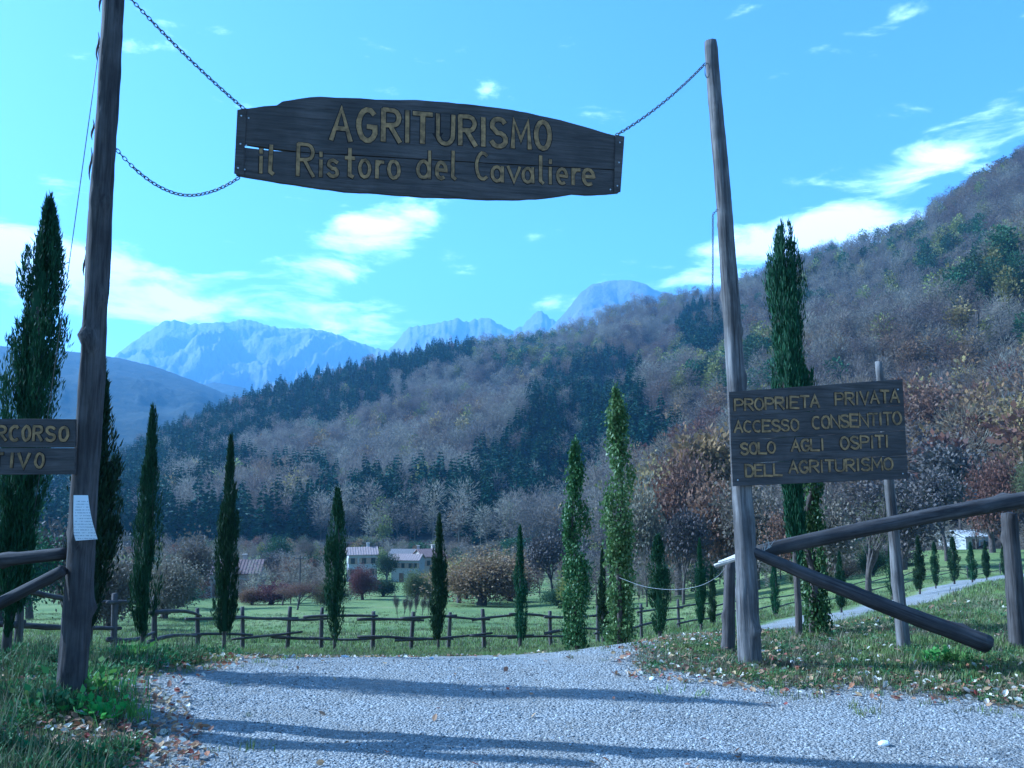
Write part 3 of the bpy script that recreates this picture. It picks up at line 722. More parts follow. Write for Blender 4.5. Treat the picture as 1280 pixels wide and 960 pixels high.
# ---- chains
def chain(name, pts, label, link=.045, wire=.0042):
    P = [Vector(p) for p in pts]; root = P[0]; cum = [0]
    for a, b in zip(P[:-1], P[1:]): cum.append(cum[-1]+(b-a).length)
    n = int(cum[-1]/(link*.72)); mb = MB()
    def pos(s):
        s = max(0, min(cum[-1]-1e-5, s)); i = max(j for j in range(len(cum)) if cum[j] <= s); i = min(i, len(P)-2)
        return P[i].lerp(P[i+1], (s-cum[i])/(cum[i+1]-cum[i]))
    for i in range(n):
        s = (i+.5)*cum[-1]/n; c = pos(s); t = (pos(s+.02)-pos(s-.02)).normalized(); u = t.orthogonal().normalized(); u.rotate(Matrix.Rotation(i*math.pi/2+.2, 4, t)) if False else None
        u = Matrix.Rotation((i%2)*math.pi/2+.4, 3, t) @ u
        ring = []
        for j in range(10):
            a = 2*math.pi*j/10; ring.append(c+t*math.cos(a)*link*.5+u*math.sin(a)*link*.26-root)
        w = t.cross(u); V = []
        for j in range(10):
            a = 2*math.pi*j/10; o = (t*math.cos(a)+u*math.sin(a)).normalized()
            for q in range(4): b = math.pi/2*q+.78; V.append(ring[j]+(o*math.cos(b)+w*math.sin(b))*wire)
        mb.add(V, [(j*4+q, j*4+(q+1)%4, ((j+1)%10)*4+(q+1)%4, ((j+1)%10)*4+q) for j in range(10) for q in range(4)])
    o = mb.obj(name, M_chain, None, root, None, True); return tag(o, label, 'chain', 'steel chains on the gate poles')
def sag(a, b, s, n=24): return [Vector(a).lerp(Vector(b), i/n)-Vector((0,0,4*s*(i/n)*(1-i/n))) for i in range(n+1)]
chain('chain', sag(at(152,-14,YL-.0), at(305,136,YL+.42), .03), 'taut steel chain from the top of the left pole down to the hanging board')
lo = [at(138,177,YL), at(152,194,YL+.05), at(172,214,YL+.12), at(195,231,YL+.2), at(220,242,YL+.27), at(243,244,YL+.32), at(266,239,YL+.38), at(284,231,YL+.42), at(299,222,YL+.45)]
def smooth_pts(P, n=5):
    out = []; P = [P[0]]+P+[P[-1]]
    for i in range(1, len(P)-2):
        for k in range(n):
            t = k/n; a, b, c, d = P[i-1], P[i], P[i+1], P[i+2]
            out.append(.5*((2*b)+(c-a)*t+(2*a-5*b+4*c-d)*t*t+(3*b-a-3*c+d)*t**3))
    out.append(P[-2]); return out
chain('chain', smooth_pts(lo), 'slack steel chain sagging between the left pole and the lower corner of the hanging board')
chain('chain', sag(at(770,169,YR-.36), at(882,79,YR-.05), .05), 'steel chain from the right end of the hanging board to the right pole top')
chain('chain', [at(897,262,YR-.08), at(891,268,YR-.1), at(891,330,YR-.11), at(890,402,YR-.1)], 'loose chain hanging straight down beside the right pole', .032, .003)
def wire(name, pts, r, label, m=None, cat='wire'):
    P = [Vector(p) for p in pts]; mb = MB(); mb.tube([p-P[0] for p in P], r, 5)
    return tag(mb.obj(name, m or M_wire, None, P[0], None, True), label, cat)
gw = at(28, 640, 8.6)
wire('guy_wire', sag(at(124,58,YL+.1), (gw.x, gw.y, zg(gw.x, gw.y)), .05, 10), .0035, 'thin guy wire slanting from the left pole down behind the left cypress', M_chain)
wire('chain_ring', [at(884+3*math.cos(a/3), 84+9*math.sin(a/3)+4, YR-.1) for a in range(0, 19)], .004, 'wire loop dangling at the top of the right pole', M_chain)

# ---- private property sign
RSa = at(911, 550, YR-.16); RSb = at(1131, 535, YR+.25); RS = Board(RSa, RSb); zr0 = RS.uz(1020, 540)[1]
rs = thing('property_sign', 'dark plank board lettered PROPRIETA PRIVATA in ochre, fixed to the right pole', 'sign', (RSa.x, RSa.y, zr0), None, RS.rz)
def upr(lst): return [(RS.uz(*p)[0], RS.uz(*p)[1]-zr0) for p in lst]
edge = lambda f, side: (910+5*f, 490+118*f) if side == 0 else (1127+7*f, 474+124.5*f)
cuts = [0, .262, .515, .765, 1.0]
for i in range(4):
    f0, f1 = cuts[i]+(.0012 if i else 0), cuts[i+1]-.0012
    poly = upr([edge(f0,0), edge(f0,1), edge(f1,1), edge(f1,0)])
    plank(rs, 'plank', densify(poly[:2], .08, .003, i)+densify(poly[2:], .08, .003, i+9), -.014-.002*(i%2), .014, M_board, .003)
def word(txt, x0, x1, yt0, yt1, h, gap=.28):
    """evenly spaced; narrow I"""
    wd = [.35 if c == 'I' else (1.25 if c == 'M' else 1.0) for c in txt]; tot = sum(wd)+gap*(len(txt)-1); k = (x1-x0)/tot; x = x0; out = []
    for c, w in zip(txt, wd):
        xm = (x+w*k/2-x0)/(x1-x0); y = yt0+(yt1-yt0)*xm; hh = h*random.Random(hash(c)%97+len(out)).uniform(.93,1.05) if False else h
        out.append((c, x, x+w*k, y, y+hh)); x += (w+gap)*k
    return out
c_ = lambda X, Y_: (860+X/2.286, 440+Y_/2.286)
for txt, X0, X1, Y0, Y1, hh in [('PROPRIETA',131,370,137,125,32),('PRIVATA',418,598,119,109,34),('ACCESSO',130,312,199,193,31),('CONSENTITO',352,604,186,172,34),('SOLO',148,245,262,257,31),('AGLI',293,384,252,248,32),
                                ('OSPITI',433,568,244,238,34),('DELL',162,264,324,320,32),('AGRITURISMO',286,580,313,303,33)]:
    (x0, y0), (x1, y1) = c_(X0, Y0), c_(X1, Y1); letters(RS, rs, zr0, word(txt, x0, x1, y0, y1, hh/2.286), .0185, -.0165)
for p in ((920,500),(1121,487),(921,600),(1127,592)):
    (u, z), = upr([p]); screw(rs, u, z, -.016)
# support post behind the sign
q0 = flat(1131, 812); q1 = at(1098, 452, q0.y); sp_ = thing('sign_post', 'thin leaning round post behind the right end of the private property sign', 'post', (q0.x, q0.y, 0))
log('post', (q0.x, q0.y, zg(q0.x, q0.y)-.2), q1, .063, .034, M_pole, sp_, (q0.x, q0.y, 0), 31, 12, 30, .006, .06, 4)

# ---- left path sign
LSa = at(-150, 560, YL-.13); LSb = at(95, 560, YL-.125); LS = Board(LSa, LSb); zl0 = LS.uz(50, 560)[1]
ls = thing('path_sign', 'dark two-plank board cut by the left frame edge, lettered RCORSO over TIVO', 'sign', (LSa.x, LSa.y, zl0), None, LS.rz)
def upl(lst): return [(LS.uz(*p)[0], LS.uz(*p)[1]-zl0) for p in lst]
for i, (a, b, c, d) in enumerate([(523,524,559.3,559.3),(560.2,560.2,593,594)]):
    P = upl([(-150,a),(95,b),(94.5,c),(-150,d)]); plank(ls, 'plank', densify(P[:2], .08, .002, i)+P[2:], -.014-.003*i, .014, M_board, .003)
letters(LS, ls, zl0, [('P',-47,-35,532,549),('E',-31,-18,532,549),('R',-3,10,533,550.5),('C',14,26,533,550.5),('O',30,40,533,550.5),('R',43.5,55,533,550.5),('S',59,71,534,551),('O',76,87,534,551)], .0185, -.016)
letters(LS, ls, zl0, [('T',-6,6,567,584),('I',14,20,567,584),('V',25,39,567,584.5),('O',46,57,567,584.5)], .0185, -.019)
# far post carrying that sign (just out of frame)
op = at(-160, 600, YL+.02); opr = thing('gate_pole', 'shorter weathered pole outside the frame holding the other end of the path sign', 'pole', (op.x, op.y, 0))
log('pole', (op.x, op.y, -.3), (op.x+.1, op.y, 3.4), .095, .07, M_log, opr, (op.x, op.y, 0), 44, 12, 30)

op2 = thing('shadow_pole', 'tall round timber pole, unseen, added outside the left frame edge to cast a shadow on the gravel', 'pole', (-4.6, 5.42, 0))
log('pole', (-4.6, 5.42, -.3), (-4.55, 5.5, 6.2), .10, .075, M_log, op2, (-4.6, 5.42, 0), 45, 12, 30)  # out of view, added for its shadow band across the gravel

# ---- paper notice
mb = MB(); NPp = 7; Vp = []
cr = [at(92,619,YL-.118), at(110,619,YL-.118), at(122,674,YL-.135), at(92.5,676,YL-.135)]
for i in range(NPp+1):
    t = i/NPp; a = cr[0].lerp(cr[3], t); b = cr[1].lerp(cr[2], t)
    for j in range(5): p = a.lerp(b, j/4); Vp.append(p+Vector((0, -.02*math.sin(math.pi*t)*(.3+j/4*.7), 0))-cr[0])
n5 = len(Vp); mb.add(Vp+[v+Vector((0,.0006,0)) for v in Vp], [(i*5+j, i*5+j+1, (i+1)*5+j+1, (i+1)*5+j) for i in range(NPp) for j in range(4)]+[(n5+i*5+j, n5+(i+1)*5+j, n5+(i+1)*5+j+1, n5+i*5+j+1) for i in range(NPp) for j in range(4)])
m, t, b = mat('printed_paper'); tcn = N(t, 'ShaderNodeTexCoord'); sp3 = N(t, 'ShaderNodeSeparateXYZ'); t.links.new(tcn.outputs['Generated'], sp3.inputs[0])
wv = M_(t, 'FRACT', M_(t, 'MULTIPLY', sp3.outputs[2], 16)); ln = M_(t, 'GREATER_THAN', wv, .62)
wn = noise(t, mapping(t, tcn.outputs['Generated'], (30, 1, 16)), 1, 2); ln = M_(t, 'MULTIPLY', ln, M_(t, 'GREATER_THAN', wn, .47))
ln = M_(t, 'MULTIPLY', ln, M_(t, 'MULTIPLY', M_(t, 'GREATER_THAN', sp3.outputs[0], .12), M_(t, 'LESS_THAN', sp3.outputs[2], .9)))
t.links.new(mixc(t, M_(t, 'MULTIPLY', ln, .55), (.78,.77,.74), (.2,.2,.22)), b.inputs['Base Color']); b.inputs['Roughness'].default_value = .8
tag(mb.obj('paper_notice', m, None, cr[0], None, True), 'white printed paper sheet curling off the left gate pole', 'notice')

# ---- gate rails
def rail(name, label, a, b, r0, r1, m, cat, seed, group=None):
    a = Vector(a); b = Vector(b); o = log(name, a, b, r0, r1, m, None, (0,0,0), seed, 14, 36, .008, .07, 5); return tag(o, label, cat, group)
rail('log_rail', 'thick round log rail rising to the right from behind the right pole', at(948,690,YR+.12), at(1330,616,YR+.45), .062, .078, M_log, 'rail', 51)
rail('log_brace', 'thick log brace slanting from the right pole down to the ground', at(936,688,YR-.02), at(1236,806,YR-.28), .048, .078, M_log, 'brace', 52)
p0 = flat(1276, 814); ep = thing('corner_post', 'thick dark post under the right end of the sloping log rail', 'post', (p0.x, p0.y, 0))
log('post', (p0.x, p0.y, -.25), at(1261, 641, p0.y), .088, .072, M_log, ep, (p0.x, p0.y, 0), 61, 14, 20, .004, .08, 5)
rail('log_rail', 'horizontal log rail ending at the left pole, low at the left frame edge', at(-190,716,YL+.05), at(84,692,YL+.03), .05, .045, M_log, 'rail', 53)
rail('log_brace', 'weathered log brace slanting up to the left pole from the frame edge', at(-110,812,YL-.13), at(80,712,YL-.12), .045, .04, M_log, 'brace', 54)
# broken stump behind the right pole with the pale split rail end
s0 = at(912, 803, 8.6); st_ = thing('broken_post', 'short dark broken post with a pale splintered rail end, just behind the right pole', 'post', (s0.x, s0.y, s0.z))
log('post', (s0.x-.02, s0.y, s0.z-.2), at(912, 702, 8.6), .065, .05, M_fence, st_, s0, 63, 10, 14, .004, .12, 3)
mb = MB(); a, b = at(896,702,YR+.25), at(948,688,YR+.05)
for i in range(7):
    o1 = Vector((0, random.uniform(-.02,.02), random.uniform(-.028,.028))); o2 = Vector((random.uniform(-.06,.03), random.uniform(-.02,.02), random.uniform(-.02,.02)))
    mb.tube([a+o1+o2-s0, (a+b)/2+o1*.9-s0, b+o1*.6-s0], [.006+.006*(i%3), .018, .016], 6)
mb.obj('split_rail_end', M_split, st_, (0,0,0))
mb = MB()
for i in range(9):
    p = at(952+i*1.5, 690-i*.8, YR+.03); mb.tube([p-s0, p+Vector((random.uniform(-.07,.07), -.02, random.uniform(.02,.10)))-s0], [.004,.001], 4)
mb.obj('splinter', M_split, st_, (0,0,0)).__setitem__('kind', 'stuff')

# ---------------------------------------------------------------- rustic fence
fence_posts = [(-60,9.6),(38,10.6),(155,12.6),(205,15.5),(258,18.8),(312,19.6),(366,20.0),(408,20.2),(470,20.4),(517,20.5),(562,20.6),(606,20.8),(650,21),(688,21.2),(745,23),(798,25.5),(845,28),(887,31),(925,34.5),(960,38),(1000,42),(1040,46.5),(1080,51),(1120,56),(1160,62),(1200,69),(1240,77),(1290,88),(1340,100)]
fw = [((px-640)/F*Y, Y) for px, Y in fence_posts]
fr0 = thing('rustic_fence', 'long rustic fence of crooked posts and pole rails running beyond the gravel', 'fence', (fw[0][0], fw[0][1], zg(*fw[0])))
fo = fr0.location.copy(); gg = random.Random(9)
for i, (x, y) in enumerate(fw):
    z = zg(x, y); h = .92*gg.uniform(.92, 1.08)
    log('post', (x, y, z-.15), (x+gg.uniform(-.05,.05), y, z+h), .05, .045, M_fence, fr0, fo, 70+i, 8, 7, .01, .12, 1)
    if i+1 < len(fw):
        x2, y2 = fw[i+1]; z2 = zg(x2, y2); d = Vector((x2-x, y2-y, 0)).normalized()
        for hh in (.76, .32):
            a = Vector((x, y-.07, z+hh+gg.uniform(-.07,.07)))-d*gg.uniform(.15,.4); b = Vector((x2, y2-.06, z2+hh+gg.uniform(-.07,.07)))+d*gg.uniform(.12,.35)
            log('rail', a, b, (.034*gg.uniform(.8,1.2)), .026, M_fence, fr0, fo, 170+i*2+int(hh*4), 7, 12, .025, .12, 2)
wire('wire', smooth_pts([at(908,708,8.6), at(895,722,8.9), at(872,733,9.4), at(840,737,10), at(805,733,10.8), at(774,722,11.5)]), .0022, 'thin pale wire sagging from the broken post to the pale ivy-clad cypress')

# ---------------------------------------------------------------- cypresses
CY = {}
def cyp_mesh(key, *a, **k):
    if key not in CY: V_, Q_ = cypress_crown(*a, **k); CY[key] = mesh_np('crown', V_, Q_)
    return CY[key]
def trunk_mesh(h, r, seed):
    mb = MB(); g = random.Random(seed); n = 7
    mb.tube([(g.uniform(-.02,.02)*i, g.uniform(-.02,.02)*i, h*i/n*.8-.15) for i in range(n+1)], [r*(1-.75*i/n) for i in range(n+1)], 9); return mesh('trunk', mb.V, mb.F, True)
def cypress(px, base, top_, w, Y, label, key, lean=0, m=None, rz=None, group='young cypresses along the track'):
    top_ += 6
    x = (px-640)/F*Y; z = zg(x, Y); H = at(px, top_, Y).z-z; k = H/3.5; wr = w/2/F*Y
    o = thing('cypress', label, 'cypress', (x, Y, z), group, random.uniform(0, 6.28) if rz is None else rz); o.rotation_euler = (0, 0, o.rotation_euler.z)
    crown = CY[key]; s = wr/.26*(.72 if key == 'near' else .72 if key == 'tall' else .8)
    obj('crown', crown, m or M_cyp, o, (0,0,0), (0, lean, 0), (s, s, k)); obj('trunk', TR, M_bark, o, (0,0,0), (0, lean, 0), (max(.6,s), max(.6,s), k)); return o
TR = trunk_mesh(3.5, .06, 3)
cyp_mesh('a', 3.5, .26, 11000, 1, .075, rag=.42, prof=[(0,.6),(.1,.85),(.3,1),(.5,.95),(.65,.75),(.78,.48),(.88,.26),(.95,.13),(1,.03)]); cyp_mesh('b', 3.5, .26, 8500, 2, .075, rag=.5, prof=[(0,.6),(.1,.9),(.3,1),(.5,.9),(.65,.7),(.78,.35),(.9,.18),(1,.03)])
cyp_mesh('c', 3.5, .26, 8000, 3, .08, rag=.5, prof=[(0,.4),(.15,.7),(.35,1.0),(.55,1),(.7,.8),(.85,.5),(1,.04)])
cyp_mesh('near', 3.5, .26, 30000, 4, .045, rag=.5, loose=.06, prof=[(0,.45),(.12,.65),(.25,.6),(.35,.9),(.5,1.0),(.66,.98),(.76,.85),(.86,.6),(.93,.36),(.97,.2),(1,.05)])
cyp_mesh('tall', 3.5, .26, 24000, 5, .05, low=.16, rag=.45, prof=[(0,.3),(.1,.45),(.25,.55),(.4,.75),(.5,.95),(.75,1.0),(.85,.85),(.92,.6),(.97,.35),(1,.05)])
# ivy clad ones: leaf clumps
def ivy_crown(h, r, n, seed, leaf, prof):
    g = np.random.default_rng(seed); C = []; nb = 60
    for k in range(nb):
        t = g.random(); a = g.random()*6.28; rr = r*np.interp(t, [p[0] for p in prof], [p[1] for p in prof])*(.55+.5*g.random()); c = np.array([rr*math.cos(a), rr*math.sin(a), h*(.02+.95*t)])
        C.append(c+g.normal(size=(n//nb, 3))*np.array([r*.22, r*.22, h*.035])*(1.0 if t < .85 else .5))
    C = np.concatenate(C); D = g.normal(size=C.shape)+np.array([0,0,-.3])+C*np.array([2,2,0]); n_ = len(C)
    V_, Q_ = quads_from(C, D, leaf*(.6+.8*g.random(n_)), leaf*.45*(.7+.6*g.random(n_)), seed=seed)
    return mesh_np('crown', V_, Q_)
CY['ivy1'] = ivy_crown(3.5, .26, 8500, 7, .055, [(0,.9),(.2,1.0),(.35,.95),(.5,.75),(.6,1.15),(.66,.5),(.8,.42),(.93,.28),(1,.05)])
CY['ivy2'] = ivy_crown(3.5, .26, 11000, 8, .05, [(0,.8),(.15,.8),(.3,.65),(.45,.8),(.6,1.05),(.68,.9),(.75,.5),(.88,.42),(.96,.25),(1,.04)])
cypress(24, 870, 246, 74, 7.9, 'tall shaggy cypress at the left frame edge behind the path sign', 'near', .035, rz=0)
cypress(123, 820, 448, 58, 9.6, 'dark cypress half hidden right behind the left gate pole', 'a')
cypress(190, 812, 503, 33, 13.2, 'slender cypress just right of the left gate pole, growing before the near fence', 'b')
cypress(289, 808, 541, 28, 15.2, 'slim pointed cypress above the left edge of the gravel, third from the left pole', 'a')
cypress(424, 810, 607, 25, 19.6, 'narrow cypress in front of the fence left of the village houses', 'c')
cypress(550, 808, 637, 21, 19.9, 'narrow cypress in front of the fence right of the village houses', 'a')
cypress(650, 804, 652, 18, 20.2, 'smallest thin cypress where the gravel meets the fence, below the hanging board', 'b')
cypress(719, 805, 530, 35, 12.6, 'ivy-clad dark cypress with a thin bare-looking top, left of the taller pale one', 'ivy1', 0, M_ivy)
cypress(772, 800, 464, 43, 11.6, 'pale yellow-green ivy-clad cypress, tallest left of the right gate pole', 'ivy2', 0, M_ivy2)
cypress(751, 798, 678, 13, 19, 'thin cypress immediately left of the pale ivy-clad one', 'a')
cypress(763, 800, 692, 13, 21, 'thin cypress partly behind the foot of the pale ivy-clad one', 'b')
cypress(820, 795, 664, 26, 15.8, 'short stout cypress right of the pale ivy-clad one', 'c')
cypress(871, 785, 668, 13, 23.5, 'thin small cypress midway between the stout one and the right gate pole', 'a')
cypress(990, 785, 276, 56, 9.9, 'tallest cypress, behind the private property sign, thick and dark green', 'tall', 0)
# two extra stems under the tallest one, with loose ivy
x, Y = (1010-640)/F*10.1, 10.1
o = thing('ivy_trunk', 'leaning ivy-covered trunk at the right flank of the tallest cypress', 'tree', (x, Y, zg(x, Y)))
obj('crown', CY['ivy1'], M_ivy, o, (0,0,0), (0, -.02, 0), (.55,.55,.95)); obj('trunk', TR, M_bark, o, (0,0,0), None, (1.1,1.1,1))
for i, (px, tp, w, Y, ky, lb) in enumerate([(962,690,12,27,'b','small thin cypress beyond the fence just right of the right gate pole'),(1043,684,13,27,'a','small cypress by the lane, left of the leaning sign post'),
        (1106,668,12,38,'b','small cypress close to the lane, left of the leaning sign post and below the sign'),(1140,664,14,44,'a','small cypress just right of the leaning sign post'),(1160,672,10,47,'c','tiny cypress second right of the leaning sign post'),
        (1183,666,14,50,'c','stouter small cypress on the lane edge, third right of the leaning sign post'),(1205,672,12,53,'b','small cypress on the lane edge, fourth right of the leaning sign post'),(1223,670,9,56,'a','very thin cypress, fifth right of the leaning sign post'),
        (1246,668,10,59,'b','thin cypress last in the lane row before the corner post'),(1296,664,11,64,'a','thin cypress of the lane row hidden by the corner post'),(885,700,11,29,'b','very small cypress left of the right gate pole beside the broken post')]):
    cypress(px, 0, tp, w, Y, lb, ky)
# ivy clad bushy one with the fan of bare branches
# ---------------------------------------------------------------- single trees of the valley
BT = {}
def bt(key, *a, **k):
    if key not in BT: BT[key] = broad_tree(*a, **k)
    return BT[key]
bt('round', 10, 1.05, 11, .42, 26, 3, 4, .12, .06, .4); bt('wide', 10, 1.2, 12, .42, 26, 3, 4, .08, .18, .3); bt('tall', 10, .65, 13, .42, 24, 3, 4, .07, .3, .8)
bt('bush', 10, 1.3, 14, .36, 110, 2, 7, .16, .04, .3); bt('bare', 10, .8, 15, .55, 14, 3, 5, .05, .22, .8, thin=.05); bt('fan', 10, .75, 16, .4, 5, 3, 4, .03, .12, 1.0, thin=.05); bt('round2', 10, 1.1, 17, .42, 26, 3, 4, .12, .05, .4)
MT = {'russet':M_russet,'ochre':M_ochre,'red':M_red,'olive':M_olive,'grey':M_grey,'tan':M_tan,'green':M_green}
def tree(px, base_py, top_py, wpx, Y, key, m, label, name='tree', cat='tree', group='trees in the valley'):
    x = (px-640)/F*Y; p, YY = px_of(x, Y); z = hill_h(px, Y) if Y > foot(px) else zg(x, Y)
    H = max(1, (base_py-top_py)/F*Y) if base_py else max(1, at(px, top_py, Y).z-z)
    tm, cm = BT[key]; bw = {'round':.85,'wide':1.05,'tall':.6,'bush':.9,'bare':.7,'fan':.75,'round2':.85}[key]; k = H/10; kw = (wpx/F*Y)/(10*bw)
    o = thing(name, label, cat, (x, Y, z-.1), group, random.uniform(0, 6.28))
    obj('trunk', tm, M_bark, o, (0,0,0), None, (kw,kw,k)); obj('crown', cm, MT[m], o, (0,0,0), None, (kw,kw,k)); return o
T = [(602,0,690,84,118,'bush','russet','large rounded russet tree on the valley meadow right of the houses'),
 (575,0,700,50,124,'round2','ochre','ochre-brown tree at the left flank of the large russet tree'),
 (637,0,700,50,130,'bush','russet','low russet tree at the right flank of the large russet tree'),
 (457,0,708,26,135,'bush','red','small pinkish red tree in front of the left white house'),
 (523,0,713,24,128,'bush','olive','small olive-brown tree in front of the pink-roofed house'),
 (540,0,716,24,131,'bush','ochre','small ochre tree tucked beside the olive-brown one near the houses'),
 (345,0,728,44,120,'bush','red','reddish bush on the meadow left of the houses'),
  (322,0,735,26,118,'bush','russet','dark russet bush beside the red-roofed house'),
 (372,0,706,30,170,'bare','grey','small bare tree standing alone on the meadow'),
 (392,0,668,32,215,'bare','tan','pale bare tree left of the white house, among grey ones'),
 (345,0,672,36,230,'round2','green','dark green round tree at the foot of the left slope'),
 (355,0,690,50,205,'bush','grey','grey thicket on the far meadow edge'),
 (405,0,694,46,200,'bush','green','dark hedge-like bush left of the white house'),
 (482,0,722,26,150,'bush','green','dark green bush below the houses'),
 (486,0,692,22,190,'round','green','round green tree between the two white houses'),
 (235,0,672,58,110,'round2','tan','tan leafless tree behind the second cypress from the pole'),
 (215,0,700,60,70,'bush','tan','tan bush behind the near fence'),
 (150,0,690,70,48,'bush','tan','tan scrub left of the near fence, behind the left pole'),
 (95,0,650,80,60,'round','grey','blue-grey leafless tree behind the left gate pole'),
 (50,0,640,80,75,'round2','green','green tree behind the low left rail'),
 (12,0,660,90,55,'bush','green','dark green bush at the left edge behind the rails'),
 (845,0,575,80,125,'round','russet','big russet tree at the foot of the hill left of the right gate pole'),
 (885,0,548,90,140,'tall','ochre','tall ochre tree with orange top, left of the right gate pole'),
 (826,0,588,70,132,'round','ochre','ochre-tan tree just left of the big russet tree'),
 (815,0,610,60,118,'round2','tan','tan tree left of the big russet tree'),
 (905,0,600,80,112,'round2','russet','brown-russet tree directly behind the right gate pole'),
 (850,0,640,70,98,'wide','grey','grey leafless tree in front of the big russet one'),
 (940,0,610,70,105,'round','tan','tan-grey tree between the right pole and the tallest cypress'),
 (780,0,650,60,120,'bare','grey','bare grey tree behind the pale ivy-clad cypress'),
 (690,0,668,66,130,'wide','grey','wide grey leafless tree behind the small cypress by the fence'),
 (1076,0,598,80,42,'fan','olive','bare tree with fanned upright branches below the private property sign'),
 (1040,0,625,70,75,'round2','tan','pale olive-grey tree behind the fan-branched one'),
 (1120,0,600,90,95,'round','grey','grey leafless tree behind the leaning sign post'),
 (1175,0,590,90,105,'wide','grey','wide blue-grey leafless tree right of the sign post'),
 (1000,0,640,60,90,'round','russet','dull russet tree behind the trunk of the tallest cypress'),
 (1165,0,478,100,190,'round','russet','russet brown tree above the right end of the private property sign'),
 (1205,0,500,110,165,'round2','ochre','brown-ochre crown on the slope above the log rail'),
 (1250,0,520,100,150,'wide','russet','broad russet crown on the slope at the right edge'),
 (1232,0,575,60,118,'round','russet','russet tree low on the slope above the log rail, nearest the edge'),
 (1276,0,548,50,112,'bare','olive','dull olive tall tree at the right frame edge above the rail'),
 (1150,0,545,80,150,'round2','grey','bluish leafless tree just right of the private property sign'),
 (1195,0,560,70,135,'tall','grey','upright leafless tree between the russet ones on the right'),
 (1300,0,500,90,150,'round','ochre','ochre tree cut by the right frame edge'),
 (1095,0,388+20,26,520,'tall','olive','lone bright yellow-green tree high on the right slope'),]
for a in T: tree(*a)
o = None
for i in range(22):   # hedgerow bushes nearer on the meadow
    px = random.choice([random.uniform(205,430), random.uniform(205,430), random.uniform(560,700), random.uniform(900,1130)]); Yv = random.uniform(100,165) if px < 700 else random.uniform(75,105)
    tree(px, 0, at(px, 600, Yv).z and 600+(1.6-zg((px-640)/F*Yv, Yv))/Yv*F-random.uniform(20, 40), random.uniform(24, 46), Yv, random.choice(['bush','bush','bush','bare']), *(lambda c: (c, {'tan':'tan leafless','green':'dark green','grey':'grey leafless','olive':'dull olive','russet':'russet'}[c]+' low bush standing on the '+('left' if px < 440 else 'middle' if px < 800 else 'right')+' part of the valley meadow'))(random.choice(['tan','green','grey','olive','russet'])), 'bush', 'bush', 'hedgerow bushes on the meadow')
for i in range(40):   # scrub line along the foot of the hill
    px = 120+i*21+random.uniform(-10,10); Yv = foot(px)*random.uniform(.9, .99)
    tree(px, 0, random.uniform(672, 694)-(px > 800)*12, random.uniform(34, 56), Yv, random.choice(['bush','round2','bare','wide']), *(lambda c: (c, {'tan':'tan','green':'dark green','grey':'bare grey','olive':'dull olive'}[c]+' tree at the hill foot '+('left of the village houses' if px < 430 else 'behind the village houses' if px < 570 else 'between the houses and the ivy-clad cypresses' if px < 740 else 'behind the property sign side')))(random.choice(['grey','grey','tan','green','olive'])), group='scrub line at the foot of the hill')

# bare shrub seedlings on the meadow
for i, px in enumerate((500,508,515,522,530,537)):
    tree(px, 0, 738+(i%3)*2, 9, 72+i, 'bare', 'grey', 'bare sapling in the little clump on the meadow below the houses', 'sapling', 'sapling', 'bare saplings on the meadow')

